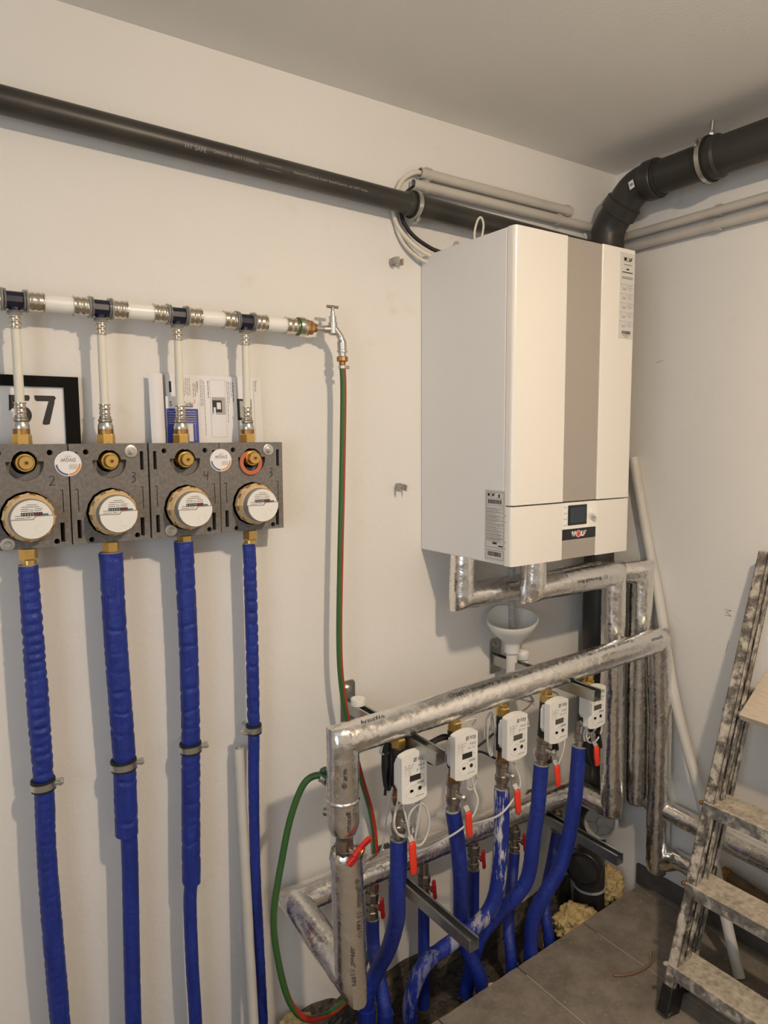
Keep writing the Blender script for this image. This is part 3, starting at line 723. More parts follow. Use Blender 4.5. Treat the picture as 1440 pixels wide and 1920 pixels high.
# tap
tp = thing('garden_tap', 'chrome garden tap with T handle at the end of the white water pipe', 'tap', (-1.113, AY, 1.69))
TX = -1.108
B().cyl((-1.155, AY, HZW), (-1.128, AY, HZW), .0068, 18).ring((-1.153, AY, HZW), X, .006, .0095, .004).cyl((-1.131, AY, HZW - .001), (TX, AY - .003, HZW), .0095, 18).build('inlet', 'satin_chrome', tp)
B().lathe((TX, AY - .004, HZW - .014), Z, [(0, .007), (.004, .011), (.03, .0115), (.031, .009), (.045, .009), (.046, .006), (.056, .0055)], 22).build('body', 'satin_chrome', tp)
B().sweep(fillet([(TX, AY - .006, HZW + .006), (TX + .021, AY - .010, HZW - .020), (TX + .022, AY - .010, HZW - .047)], .012, 5), [.0085] * 5 + [.0112] * 3, 20).ring((TX + .022, AY - .010, HZW - .053), Z, .008, .0132, .004).cyl((TX + .022, AY - .010, HZW - .064), (TX + .022, AY - .010, HZW - .046), .0095, 20).build('spout', 'satin_chrome', tp)
b = B().cyl((TX, AY - .004, HZW + .04), (TX, AY - .004, HZW + .054), .004, 14)
b.sweep([(TX - .0155, AY - .004, HZW + .0525), (TX - .0145, AY - .004, HZW + .0525), (TX - .008, AY - .004, HZW + .0525), (TX, AY - .004, HZW + .0525), (TX + .008, AY - .004, HZW + .0525), (TX + .0145, AY - .004, HZW + .0525), (TX + .0155, AY - .004, HZW + .0525)], [.003, .0038, .0034, .0045, .0034, .0038, .003], 14); b.build('handle', 'nickel', tp)
HX, HY = TX + .022, AY - .010
B().hexn((HX, HY, HZW - .075), (HX, HY, HZW - .063), .0135, seg=12).cyl((HX, HY, HZW - .083), (HX, HY, HZW - .074), .008).build('hose_nut', 'brass_old', tp, smooth=25)
# hose, green on one side and red on the other
def hose_mf(t, a): return 1 if (math.cos(a - HT(t)) > .55) else 0
HT = lambda t: (.6 if t < .36 else (.6 + (t - .36) * 5 if t < .5 else (1.3 - (t - .5) * 5 if t < .62 else (.7 if t < .70 else .7 + min(1, (t - .70) / .08) * 2.3))))
hp = spl([(HX, HY, HZW - .078), (HX + .002, HY, 1.60), (HX - .004, HY, 1.4), (HX - .012, HY, 1.2), (HX - .018, HY, 1.0), (HX - .012, HY + .002, .88), (HX + .008, HY + .006, .77), (-1.035, -.050, .62), (-.980, -.022, .47), (-.962, -.013, .36), (-.965, -.018, .26), (-.985, -.028, .12), (-1.02, -.035, .05), (-1.08, -.07, .028), (-1.16, -.115, .048), (-1.245, -.138, .085), (-1.295, -.146, .155), (-1.325, -.15, .27), (-1.338, -.155, .40), (-1.318, -.165, .54), (-1.298, -.175, .64), (-1.272, -.19, .714), (-1.245, -.21, .735), (-1.224, -.228, .722)], 10)
hs = thing('hose', 'green and red garden hose hanging from the tap and looping up to the silver pipe', 'hose', (HX, HY, 0))
B().sweep(hp, .0078, 20, mf=hose_mf, n0=(1, 0, 0)).build('tube', ['hose_green', 'hose_red'], hs, smooth=50)
B().ring((HX, HY, HZW - .092), Z, .0078, .0105, .007).cyl((HX + .006, HY - .004, HZW - .0885), (HX + .0155, HY - .004, HZW - .0885), .0042, 12).build('hose_clip', 'steel', hs)
# meter boards
def board():
    t = bpy.data.objects.new('meter_board', None); t.empty_display_size = .02; COL.objects.link(t)
    OUT = rect(-.0752, 1.2865, .0752, 1.484)
    mh = [(.049 * math.cos(PI / 8 + i * PI / 8 + 0) * (1 if i % 2 else .985), 1.347 + .049 * math.sin(PI / 8 + i * PI / 8) * (1 if i % 2 else .985)) for i in range(16)]
    slots = [rect(.056, 1.294, .064, 1.332), rect(-.066, 1.298, -.058, 1.335), rect(.060, 1.43, .067, 1.468), rect(-.067, 1.43, -.060, 1.468)]
    hol = [circ(.044, 1.468, .0055, 14), circ(-.044, 1.468, .0055, 14), circ(.049, 1.296, .0055, 14), circ(-.040, 1.294, .0055, 14)]
    gro = [rect(.0625, 1.352, .0640, 1.396), rect(.0585, 1.3945, .0620, 1.396), rect(-.0625, 1.352, -.0610, 1.396), rect(-.0665, 1.3945, -.0630, 1.396)]
    pk = [(.0325, 1.4515)] + [(.0325 * math.cos(-a), 1.4475 - .0325 * math.sin(a)) for a in [PI * i / 14 for i in range(0, 15)]] + [(-.0325, 1.4515), (-.0225, 1.4515)] + [(.0225 * math.cos(a), 1.4495 + .0225 * math.sin(a)) for a in [PI - .1 - (PI - .2) * i / 10 for i in range(11)]]
    B().plate((0, 0, 0), X, Z, OUT, [mh, pk] + slots + hol + gro, .068, .080).plate((0, 0, 0), X, Z, OUT, [mh, circ(0, 1.4495, .0225, 20)] + slots + hol, .02, .0681).build('foam_block', 'epp', t, smooth=0, world=False)
    B().box((-.0752, -.0201, 1.2865), (.0752, -.001, 1.484)).build('back_plate', 'epp_back', t, smooth=0, world=False)
    for cx, cz in ((.0, 1.4775), (-.05, 1.405)): B().lathe((cx, -.0799, cz), -Y, [(0, .0075), (.0006, .0072), (.0006, .0062), (.0002, .0058), (.0002, 0)], 20).build('moulded_disc', 'epp', t, smooth=20, world=False)
    B().hexn((0, AY, 1.262), (0, AY, 1.287), .0172).cyl((0, AY, 1.252), (0, AY, 1.263), .0135).build('outlet_nut', 'brass', t, smooth=25, world=False)
    return t
b0 = board(); tag(b0, '', 'meter board', 'grey foam meter boards')
NUM = ['2', '3', '4', '3']
BLT = [(-.037, 1.297), (.042, 1.468), (-.036, 1.300), (.040, 1.467)]
WH = ['leftmost grey foam meter board, marked 2', 'second grey foam meter board from the left, marked 3', 'third grey foam meter board from the left, marked 4', 'rightmost grey foam meter board, with the orange gasket ring']
boards = []
for i, x_ in enumerate(AX):
    o = b0 if i == 0 else dup(b0, (x_, 0, 0), WH[i])
    o.location = (x_, 0, 0); o['label'] = WH[i]; boards.append(o)
for i, o in enumerate(boards):
    bx_, bz_ = BLT[i]
    wsh = B().lathe((bx_, -.0801, bz_), -Y, [(0, .0125), (.0015, .0125), (.0018, .0115), (.0018, .007), (.003, .0065), (.003, .004)], 28).build('washer', 'steel', o, world=False)
    B().hexn((bx_, -.082, bz_), (bx_, -.0885, bz_), .0062).cyl((bx_, -.088, bz_), (bx_, -.092, bz_), .0032, 12).build('bolt', 'steel', wsh, world=False, smooth=25)
    # handwritten number: marker strokes
    b = B(); u = .0165; ox, oz = (.045, 1.405); yk = -.0803
    ST = {'2': [[(-.3, .9), (0, 1.1), (.3, .85), (.05, .4), (-.35, 0)], [(-.35, 0), (.1, .05), (.5, 0)]],
          '3': [[(-.2, 1.2), (.2, 1.25), (.25, .95), (-.1, .7)], [(-.1, .7), (.25, .55), (.2, .15), (-.3, -.05)]],
          '4': [[(-.3, 1.1), (-.35, .5), (.3, .6)], [(.3, 1.1), (.25, .5), (.2, -.15)]]}[NUM[i]]
    for s_ in ST:
        pts = spl([(ox + p[0] * u * .8, yk, oz + p[1] * u) for p in s_], 5) if len(s_) > 2 else [V((ox + p[0] * u * .8, yk, oz + p[1] * u)) for p in s_]
        for p, q in zip(pts, pts[1:]): b.bar(p, q, .0016, .0004, Y)
    b.build('number', 'ink', o, world=False, smooth=0)
# meters and stop valves
def water_meter():
    t = bpy.data.objects.new('water_meter', None); t.empty_display_size = .02; COL.objects.link(t); c = V((0, -.05, 1.347))
    tilt = V((.03, -1, .0)).normalized()
    B().lathe(c, -Y, [(-.03, .040), (.035, .041), (.04, .0425)], 40).build('housing', 'brass_old', t, world=False)
    def sq(an, d): return 1 + (.035 if (an * 8 / PI) % 2 < .25 else 0)
    rg = B().lathe(c, -Y, [(.035, .0425), (.036, .0445), (.049, .0452), (.050, .044), (.054, .0425), (.060, .0405), (.063, .0385), (.063, .036)], 64, sq=sq).build('cap_ring', 'amber', t, smooth=30, world=False)
    b = B()
    for k in range(10):
        a = 2 * PI * k / 10 + .15; d = V((math.cos(a), 0, math.sin(a))); e = V((-math.sin(a), 0, math.cos(a)))
        o = c + V((0, -.0515, 0)) + d * .0437; b.bar(o - e * .005, o + e * .005, .0035, .004, d)
    b.build('notch', 'brass_old', rg, world=False, smooth=0)
    B().lathe(c, -Y, [(.058, .0375), (.077, .0372), (.0795, .036)], 40).build('dial_drum', 'meter_grey', t, world=False)
    B().lathe(c, -Y, [(.077, .0355), (.0805, .0352), (.0805, 0)], 40).build('dial_plate', 'dial_white', t, smooth=30, world=False)
    # raised lower cover with the stepped edge
    out = [(.0355 * math.cos(a), .0355 * math.sin(a)) for a in [PI + .02 + (PI + .12) * i / 26 for i in range(27)]]
    pl = out + [(.006, .0045), (.0015, -.001), (-.034, -.0005)]
    B().plate(c, X, Z, [(x * 1.012, z + .0016) for x, z in pl], [], .0804, .0842).build('cover_edge', 'meter_grey', t, smooth=30, world=False)
    cv = B().plate(c, X, Z, pl, [], .0805, .0855).build('cover', 'dial_white', t, smooth=30, world=False, bevel=.0008)
    B().lathe(c + V((.012, 0, -.016)), -Y, [(.0855, .0085), (.0862, .0082), (.0862, .0078), (.0858, .0075), (.0858, 0)], 24).build('disc', 'dial_white', cv, world=False, smooth=20)
    dy = -.0808; b = B(); bp_ = c + V((0, dy, 0))
    b.box(bp_ + V((-.018, 0, .0065)), bp_ + V((.018, -.0006, .0125)), 0)
    for k in range(8): b.text('0', bp_ + V((-.0155 + k * .0044, -.0009, .0095)), X, Z, .0052, 1 if k < 5 else 2)
    b.box(bp_ + V((.0185, 0, .0055)), bp_ + V((.028, -.0004, .0095)), 3)
    b.text('CE', bp_ + V((-.001, -.0003, .0165)), X, Z, .006, 4)
    for q, (x0, x1, z_) in enumerate(((-.016, .013, .0225), (-.018, -.005, .0185), (-.018, -.006, .015), (.005, .018, .0185), (.005, .017, .015), (-.028, -.019, .0065), (-.028, -.012, .0025), (-.010, -.002, .003), (-.008, .009, .0262))):
        b.box(bp_ + V((x0, 0, z_)), bp_ + V((x1, -.0002, z_ + .0011)), 4)
    b.build('counter', ['ink', 'logo_white', 'red_vinyl', 'blue_ink', 'ink_grey'], t, world=False, smooth=0)
    return t
WML = ['leftmost of the four round amber water meters', 'second round water meter from the left', 'third round water meter from the left', 'rightmost of the four round amber water meters']
m0 = water_meter(); tag(m0, WML[0], 'water meter', 'water meters'); m0.location = (AX[0], 0, 0)
for i in (1, 2, 3): dup(m0, (AX[i], 0, 0), WML[i])
def stop_valve():
    t = bpy.data.objects.new('stop_valve', None); t.empty_display_size = .02; COL.objects.link(t); c = V((0, -.03, 1.4495))
    B().lathe(c, -Y, [(0, .0172), (.044, .0172), (.048, .0165), (.052, .0172), (.055, .0165), (.055, .012)], 28).build('bonnet', 'brass', t, world=False)
    B().lathe(c, -Y, [(.05, .0145), (.066, .0135), (.069, .012), (.069, 0)], 28).build('cap', 'brass', t, world=False)
    B().lathe(c, -Y, [(.068, .0042), (.0705, .004), (.0705, .002), (.069, .002), (.069, 0)], 14).build('spindle', 'brass_old', t, world=False)
    return t
v0 = stop_valve(); SVL = ['leftmost brass stop valve above a water meter', 'second brass stop valve from the left', 'third brass stop valve from the left', 'rightmost brass stop valve, inside the orange gasket ring']
tag(v0, SVL[0], 'valve', 'brass stop valves'); v0.location = (AX[0], 0, 0)
for i in (1, 2, 3): dup(v0, (AX[i], 0, 0), SVL[i])
tag(B().lathe((AX[3] - .004, -.0815, 1.439), (0, -1, .05), [(0, .0185), (0, .0265), (.003, .0268), (.003, .0182), (0, .0185)], 40).build('gasket_ring', 'gasket', smooth=30), 'orange rubber gasket ring hanging on the rightmost brass valve', 'gasket')
def dvgw(x_, label):
    t = thing('sticker', label, 'sticker', (x_, -.0802, 1.446), 'round stickers on the meter boards')
    B().lathe((x_, -.0801, 1.446), -Y, [(0, .0245), (.0006, .0245), (.0006, 0)], 48).build('disc', 'paper', t, smooth=0)
    b = B(); O = V((x_, -.0810, 1.446))
    b.text('DVGW', O + V((0, 0, .007)), -X, -Z, .0098, 0, wmax=.027); b.text('CERT', O + V((0, 0, .0135)), -X, -Z, .0055, 4)
    def arc(a0, a1, r0, r1, mi, n=14): b.add([O + V((r * math.cos(a0 + (a1 - a0) * i / n), 0, r * math.sin(a0 + (a1 - a0) * i / n))) for i in range(n + 1) for r in (r0, r1)], [(2 * i, 2 * i + 1, 2 * i + 3, 2 * i + 2) for i in range(n)], mi)
    arc(PI + .08, 1.5 * PI - .04, .0195, .0228, 1); arc(1.5 * PI + .04, 2 * PI - .05, .0195, .0228, 2)
    b.add([O + V(p) for p in ((.0015, 0, -.0015), (.0165, 0, -.0015), (.0165, 0, -.011), (.0015, 0, -.011))], [(0, 1, 2, 3)], 3)
    b.build('print', ['ink', 'blue_ink', 'orange_ink', 'label_grey', 'ink_pale'], t, smooth=0)
dvgw((AX[0] + AX[1]) / 2 - .001, 'round white sticker across the joint of the two left meter boards'); dvgw((AX[2] + AX[3]) / 2 + .003, 'round white sticker across the joint of the two right meter boards')
# number sign behind the boards
sg = thing('number_sign', 'black framed sign with the number 57 behind the leftmost meter board', 'sign', (-1.82, -.02, 1.40))
B().plate((0, 0, 0), X, Z, rect(-1.985, 1.395, -1.677, 1.617), [rect(-1.96, 1.42, -1.704, 1.596)], .004, .022).build('frame', 'black_matte', sg, smooth=0, bevel=.001)
B().box((-1.965, -.016, 1.415), (-1.70, -.008, 1.60)).build('panel', 'paper', sg, smooth=0)
b = B(); yn = -.0166; H7 = .057; z7 = 1.522
def npoly(p): b.add([(x, yn, z) for x, z in p], [tuple(range(len(p)))])
npoly([(-1.758, z7 + .057), (-1.722, z7 + .057), (-1.719, z7 + .053), (-1.7225, z7 + .046), (-1.755, z7 + .046), (-1.758, z7 + .050)])
npoly([(-1.733, z7 + .046), (-1.7215, z7 + .046), (-1.733, z7 + .001), (-1.737, z7), (-1.744, z7), (-1.746, z7 + .003)])
npoly([(-1.803, z7 + .057), (-1.768, z7 + .057), (-1.766, z7 + .053), (-1.768, z7 + .046), (-1.803, z7 + .046)])
npoly([(-1.803, z7 + .046), (-1.793, z7 + .046), (-1.794, z7 + .034), (-1.804, z7 + .026)])
ar = [(math.cos(a), math.sin(a)) for a in [2.3 - i * (2.3 + 2.2) / 16 for i in range(17)]]
b.add([(-1.784 + c * r * 1.05, yn, z7 + .0185 + s_ * r) for c, s_ in ar for r in (.0085, .0190)], [(2 * i, 2 * i + 1, 2 * i + 3, 2 * i + 2) for i in range(16)])
b.build('number', 'ink', sg, smooth=0)
# papers stuck behind the boards
def paper(label, x0, x1, z0, z1, y0, m_='paper', prints=None, bend=0.0, mats=('ink', 'ink_grey', 'ink_pale', 'blue_leaflet', 'red_paint', 'paper'), lean=.012):
    t = thing('paper_sheet', label, 'paper', ((x0 + x1) / 2, y0, z0), 'manual sheets tucked behind the meter boards')
    b = B(); vs = []; fs = []; n = 10; th = .0006
    def yp(x, z): return y0 + lean * (z - z0) / (z1 - z0) - bend * math.sin(PI * (x - x0) / (x1 - x0))
    for j in range(n + 1):
        for i in range(n + 1):
            x = x0 + (x1 - x0) * i / n; z = z0 + (z1 - z0) * j / n; vs.append((x, yp(x, z), z))
    k = len(vs); vs += [(x, y_ + th, z) for x, y_, z in vs]
    for j in range(n):
        for i in range(n):
            a = j * (n + 1) + i; fs += [(a, a + 1, a + n + 2, a + n + 1), (k + a, k + a + n + 1, k + a + n + 2, k + a + 1)]
    b.add(vs, fs).build('sheet', m_, t, smooth=60)
    if prints:
        b = B()
        def R(xa, za, xb, zb, mi=0, d=.0004):
            q = max(1, int((xb - xa) / .012)); 
            for i in range(q):
                a_, c_ = xa + (xb - xa) * i / q, xa + (xb - xa) * (i + 1) / q
                b.add([(a_, yp(a_, za) - d, za), (c_, yp(c_, za) - d, za), (c_, yp(c_, zb) - d, zb), (a_, yp(a_, zb) - d, zb)], [(0, 1, 2, 3)], mi)
        def Tx(s_, x, z, size, mi=0, U=X, W=Z, wmax=None): b.text(s_, (x, yp(x, z) - .0006, z), U, W, size, mi, wmax=wmax)
        prints(R, Tx); b.build('print', list(mats), t, smooth=0)
    return t
def p_plain(R, Tx): R(-1.515, 1.592, -1.506, 1.604, 0)
def vlines(R, cols, z1, lo_, hi_, mi=1, w_=.0012):
    for x_ in cols:
        z_ = z1; end = random.uniform(lo_, hi_)
        while z_ > end: l_ = random.uniform(.004, .011); R(x_, z_ - l_, x_ + w_, z_, mi); z_ -= l_ + .0015
paper('plain white folded sheet left of the blue leaflet, behind the meter boards', -1.536, -1.506, 1.43, 1.632, -.030, bend=.006)
paper('narrow white manual sheet directly behind the blue leaflet', -1.497, -1.475, 1.43, 1.634, -.018, prints=lambda R, Tx: R(-1.489, 1.594, -1.484, 1.618, 0))
def p_man1(R, Tx):
    vlines(R, [-1.458 + .0042 * k for k in range(4)], 1.626, 1.585, 1.594); Tx('VORSICHT', -1.4275, 1.606, .0060, 0, -Z, X)
    vlines(R, [-1.437, -1.433], 1.615, 1.580, 1.59)
    vlines(R, [-1.4205, -1.4165], 1.624, 1.56, 1.60); vlines(R, [-1.4125], 1.62, 1.50, 1.505); vlines(R, [-1.4030], 1.622, 1.585, 1.59, 0, .0014)
    vlines(R, [-1.358, -1.354], 1.622, 1.52, 1.59); vlines(R, [-1.349], 1.620, 1.58, 1.59); vlines(R, [-1.344], 1.62, 1.58, 1.585, 0, .0014)
    for q in ((-1.3985, 1.624, -1.3615, 1.6246), (-1.3985, 1.496, -1.3615, 1.4966), (-1.3985, 1.496, -1.3979, 1.624), (-1.3621, 1.496, -1.3615, 1.624)): R(*q, 2)
    R(-1.395, 1.547, -1.3635, 1.586, 2); R(-1.394, 1.552, -1.372, 1.579, 0, .0006); R(-1.384, 1.559, -1.3745, 1.574, 5, .0008)
    R(-1.392, 1.540, -1.387, 1.563, 5, .001)
paper('wide white manual page with a small picture, behind the right meter boards', -1.474, -1.335, 1.43, 1.633, -.022, prints=p_man1)
def p_man2(R, Tx):
    R(-1.2905, 1.49, -1.290, 1.628, 1); Tx('Störung', -1.2845, 1.612, .0095, 1, -Z, X)
    R(-1.334, 1.535, -1.297, 1.584, 0); R(-1.326, 1.541, -1.314, 1.579, 2, .0006); R(-1.311, 1.541, -1.304, 1.577, 5, .0006)
paper('rightmost white manual page headed Störung, behind the rightmost slim pipe', -1.3345, -1.271, 1.43, 1.635, -.016, prints=p_man2)
def p_blue(R, Tx):
    R(-1.5035, 1.432, -1.4335, 1.558, 3)
    Tx('S', -1.4935, 1.5685, .0150, 0); Tx('Code', -1.4560, 1.5685, .0150, 0, wmax=.024); Tx('2', -1.4405, 1.5745, .010, 4); R(-1.468, 1.5615, -1.445, 1.5630, 0)
    for k in range(6): R(-1.499, 1.551 - k * .0052, -1.438, 1.5526 - k * .0052, 2, .0006)
    R(-1.466, 1.487, -1.446, 1.527, 5, .0006); R(-1.4415, 1.490, -1.4405, 1.524, 2, .0006)
paper('blue and white leaflet with the word Code, behind the third slim pipe', -1.504, -1.433, 1.43, 1.584, -.034, prints=p_blue, lean=.006)

# ------------------------------------------------------------------ blue insulated pipes down the wall
def wrinkle(amp, seed, pitch=.03, fade=False):
    """quilted foam sleeve: bulges between creases that run part of the way round"""
    def f(s_, an, p):
        q = s_ / pitch + .16 * math.sin(an + seed) + .55 * noise.noise(V((s_ * 9, seed, 0))) + .10 * noise.noise(V((s_ * 30, math.cos(an) + seed, math.sin(an))))
        u = (q % 1); k = math.floor(q + .5); e = min(u, 1 - u)
        on = max(0, min(1, 1.1 * noise.noise(V((math.cos(an) * .8 + k * 3.7, math.sin(an) * .8, seed))) + .55))
        if fade and p.z < .8: on *= .35
        return 1 + .35 * amp * noise.noise(V((s_ * 45, math.cos(an) * 2 + seed, math.sin(an) * 2))) - amp * on * math.exp(-(e * pitch / .0042) ** 2) + .25 * amp * on * math.exp(-((e * pitch - .009) / .006) ** 2)
    return f
WP = [([(-1.792, 1.252), (-1.790, 1.10), (-1.788, .943), (-1.786, .81), (-1.788, .68), (-1.786, .52), (-1.781, .296), (-1.778, .10), (-1.776, -.11)], [.0178, .0195, .0205, .019, .0185, .0195, .0195, .0195, .0195], None, 'leftmost'),
      ([(-1.638, 1.262), (-1.636, 1.07), (-1.630, .852), (-1.630, .80), (-1.631, .652)], .0232, [(-1.630, .665), (-1.627, .606), (-1.635, .23), (-1.636, -.11)], 'second'),
      ([(-1.486, 1.272), (-1.483, 1.063), (-1.484, .888), (-1.486, .796), (-1.491, .651), (-1.495, .49)], .0205, [(-1.494, .50), (-1.500, .441), (-1.500, .284), (-1.497, .155), (-1.495, -.11)], 'third'),
      ([(-1.334, 1.254), (-1.333, 1.039), (-1.334, .855), (-1.334, .808), (-1.338, .667), (-1.339, .476), (-1.336, .277), (-1.332, .073), (-1.331, -.11)], [.0148, .0148, .0146, .0140, .0128, .0122, .0135, .0145, .0148], None, 'rightmost')]
for i, (pts, r, low, nm) in enumerate(WP):
    t = thing('insulated_pipe', '%s of the four tall blue insulated pipes below the meter boards' % nm, 'pipe', (pts[0][0], AY, -.1), 'blue insulated pipes on the wall')
    P = spl([(x_, AY, z_) for x_, z_ in pts], 10)
    if isinstance(r, list):
        rs = spl([(0, 0, v) for v in r], 10); rr = [v.z for v in rs]
    else: rr = None
    P2 = []; R2 = []
    for k, (a, b_) in enumerate(zip(P, P[1:])):
        m = max(1, round((b_ - a).length / .0026))
        for q in range(m): P2.append(a.lerp(b_, q / m)); R2.append((rr[k] + (rr[k + 1] - rr[k]) * q / m) if rr else r)
    P2.append(P[-1]); R2.append(rr[-1] if rr else r)
    zc_ = .808
    R2 = [v * (1 - .12 * math.exp(-((p.z - zc_) / .012) ** 2)) for v, p in zip(R2, P2)]
    B().sweep(P2, R2, 28, rn=wrinkle(.13 if i in (0, 3) else .10, i * 3.1 + .4, (.019, .048, .046, .026)[i], fade=i in (0, 3))).build('insulation', 'blue_wrap', t, smooth=80)
    B().ring((pts[0][0], AY, pts[0][1] - .001), Z, .012, (R2[0]) * .96, .002).build('cut_end', 'foam_cut', t)
    if low: B().sweep(resample(spl([(x_, AY, z_) for x_, z_ in low], 8), .004), .0172 if i == 1 else .0148, 24, rn=wrinkle(.03, i * 7.7)).build('lower_insulation', 'blue_dusty' if i == 2 else 'blue_wrap', t, smooth=80)
cl = [(-1.787, .0178), (-1.631, .0212), (-1.486, .0186), (-1.334, .0132)]
for i, (x_, r_) in enumerate(cl):
    pipe_clamp('pipe_clamp', 'steel clamp holding the %s tall blue wall pipe' % RK[i], (x_, AY, .808 + (.006 if i == 3 else 0)), (-.03, .0, 1), r_ + .001, ((1 if i < 3 else -1), -.25, .12), rod_to=(x_, 0, .808), group='pipe clamps on the blue wall pipes')
o = conduit('light grey plastic tube leaning on the wall between the blue pipes', (-1.362, -.034, .764), (-1.364, -.10, -.12), .0118, 'conduit_white', None, name='plastic_tube')

# ================================================================== FOIL PIPES
FR = .036
def foil(b, pts, r=FR, amp=.026, seed=0.0, step=.0075, seg=44, ends=(0, 0), corner=None):
    P = resample(pts, step)
    cs = [V(c) for c in (corner or [V(p) for p in pts[1:-1]])]
    base = crinkle(amp, 48, seed); big = crinkle(amp * 2.4, 75, seed + 9)
    tot = sum((b_ - a).length for a, b_ in zip(P, P[1:]))
    def rn(s_, an, p):
        k = 0
        for c in cs: k = max(k, 1 - (p - c).length / .075)
        v = base(s_, an, p) * (1 - k) + big(s_, an, p) * k
        if ends[0] and s_ < .03: v *= ends[0] + (1 - ends[0]) * (s_ / .03) ** .5
        if ends[1] and s_ > tot - .03: v *= ends[1] + (1 - ends[1]) * ((tot - s_) / .03) ** .5
        return v
    b.sweep(P, r, seg, rn=rn); return b
def foil_print(t, items, r=FR):
    b = B()
    for s_, O, ax, side, size, flip in items:
        b.wrap(s_, O, ax, side, r * 1.035 + .0008, size, flip)
    b.build('lettering', 'ink', t, smooth=0)['kind'] = 'stuff'
# --- upper manifold
UA = V((-1.222, -.28, .836)); UB = V((-.100, -.28, .872)); ud = (UB - UA).normalized()
um = thing('supply_manifold', 'thick silver foil-wrapped manifold pipe carrying the five heat meters', 'pipe', (-.65, -.28, .60))
foil(B(), [(-1.224, -.28, .620), UA, UB, (-.064, -.272, .62), (-.046, -.270, .100)], ends=(.62, .8), seed=1).build('foil_wrap', 'foil', um, smooth=80)
B().lathe((-1.224, -.28, .705), Z, [(-.006, FR), (-.004, FR * 1.06), (.0, FR * 1.075), (.003, FR * 1.03)], 36, sq=lambda a, d: 1 + .02 * noise.noise(V((math.cos(a) * 3, math.sin(a) * 3, d * 300)))).build('foil_seam', 'foil', um, smooth=60)
b = []
side = V((-.45, -.55, .72)); seq = ['® armacell', 'ArmaWool', '◎ FP1 ◎', '® armacell', 'ArmaWool', '◎ FP1 ◎', '® armacell', 'ArmaWool', '◎ FP1 ◎', '® armacell']
items = [('ArmaWo', UA + ud * .070, ud, (-.2, -.35, .95), .0165, False), ('armacell', UB - ud * .045, ud, (-.3, -.75, .62), .016, False)]
x_ = .98
for s_ in ['® armacell', 'ArmaWool', '(·) FP1 (·)', '® armacell', 'ArmaWool', '(·) FP1 (·)', '® armacell', 'ArmaWool', '(·) FP1 (·)']:
    w_ = text_geo(s_, .0155)[2]; x_ -= w_ / 2; items.append((s_, UA + ud * x_, ud, (-.3, -.42, .85), .0155, True)); x_ -= w_ / 2 + .013
items += [('® arm', (-1.2235, -.28, .765), Z, (-.42, -.9, 0), .017, False), ('armacell', (-1.2235, -.28, .662), Z, (-.22, -.97, 0), .016, False),
          ('armacell', (-.0555, -.271, .69), -Z, (-.95, -.4, 0), .014, False), ('ArmaWool', (-.052, -.271, .50), -Z, (-.95, -.4, 0), .014, False), ('rmacell', (-.048, -.27, .17), -Z, (-.6, -.8, 0), .014, False)]
foil_print(um, items)
# --- lower manifold
LA = V((-1.238, -.062, .345)); LB = V((-.208, -.062, .336))
lm = thing('return_manifold', 'lower silver foil-wrapped manifold pipe running along the wall behind the blue pipes', 'pipe', (-.7, -.062, .25))
foil(B(), [(-1.2175, -.28, .575), (-1.208, -.28, .268), LA, LB, (-.191, -.198, .325)], ends=(.97, .9), seed=4).build('foil_wrap', 'foil', lm, smooth=80)
# crumpled collar of loose foil at the open top
cr = B(); vs = []; fs = []; k = 48
for j in range(5):
    for i in range(k):
        a = 2 * PI * i / k; h = noise.noise(V((math.cos(a) * 3.5, math.sin(a) * 3.5, 2))) * .5 + .5
        r = FR * (1.02 + .05 * noise.noise(V((math.cos(a) * 6, math.sin(a) * 6, j * 1.3))) - .06 * max(0, j - 2))
        vs.append((-1.2175 + r * math.cos(a), -.28 + r * math.sin(a), .560 + (.006 + h * .010) * j * .55))
for j in range(4):
    for i in range(k): fs.append((j * k + i, j * k + (i + 1) % k, (j + 1) * k + (i + 1) % k, (j + 1) * k + i))
cr.add(vs, fs).build('foil_collar', 'foil', lm, smooth=70)
pA, pB = V((-1.2175, -.28, .575)), V((-1.208, -.28, .268)); pd = (pB - pA).normalized()
foil_print(lm, [('armacell ®', pA + pd * .08, pd, (.15, -1, 0), .0155, True), ('(·) FP1 (·)', pA + pd * .155, pd, (.15, -1, 0), .0155, True), ('-iWool"', pA + pd * .225, pd, (-.35, -.95, 0), .0155, False), ('(·) FP1', pA + pd * .275, pd, (-.35, -.95, 0), .0155, False),
                ('rmacell ®', V((-1.228, -.165, .312)), V((.03, -.22, -.08)), (-.5, .1, .8), .0155, False)])
# --- boiler connections
bf = thing('boiler_return_pipe', 'silver foil-wrapped pipe under the boiler, the one nearer the viewer', 'pipe', (-.38, -.2, .33))
foil(B(), [(-.559, -.2, 1.196), (-.559, -.2, 1.076), (-.214, -.2, 1.078), (-.205, -.2, .70), (-.190, -.2, .305)], ends=(0, .8), seed=7).build('foil_wrap', 'foil', bf, smooth=80)
foil_print(bf, [('® armacell Arm', V((-.365, -.2, 1.077)), X, (-.45, -.9, .15), .0155, True), ('(·)', V((-.295, -.2, 1.077)), X, (-.45, -.9, .15), .0155, True)])
br_ = thing('boiler_supply_pipe', 'silver foil-wrapped pipe from the boiler bottom left, running behind the nearer one', 'pipe', (-.4, -.1, .25))
foil(B(), [(-.733, -.105, 1.196), (-.733, -.105, 1.060), (-.215, -.110, 1.068), (-.14, -.157, 1.068), (-.066, -.192, 1.068), (-.062, -.190, .70), (-.052, -.190, .30)], ends=(0, .85), seed=11).build('foil_wrap', 'foil', br_, smooth=80)
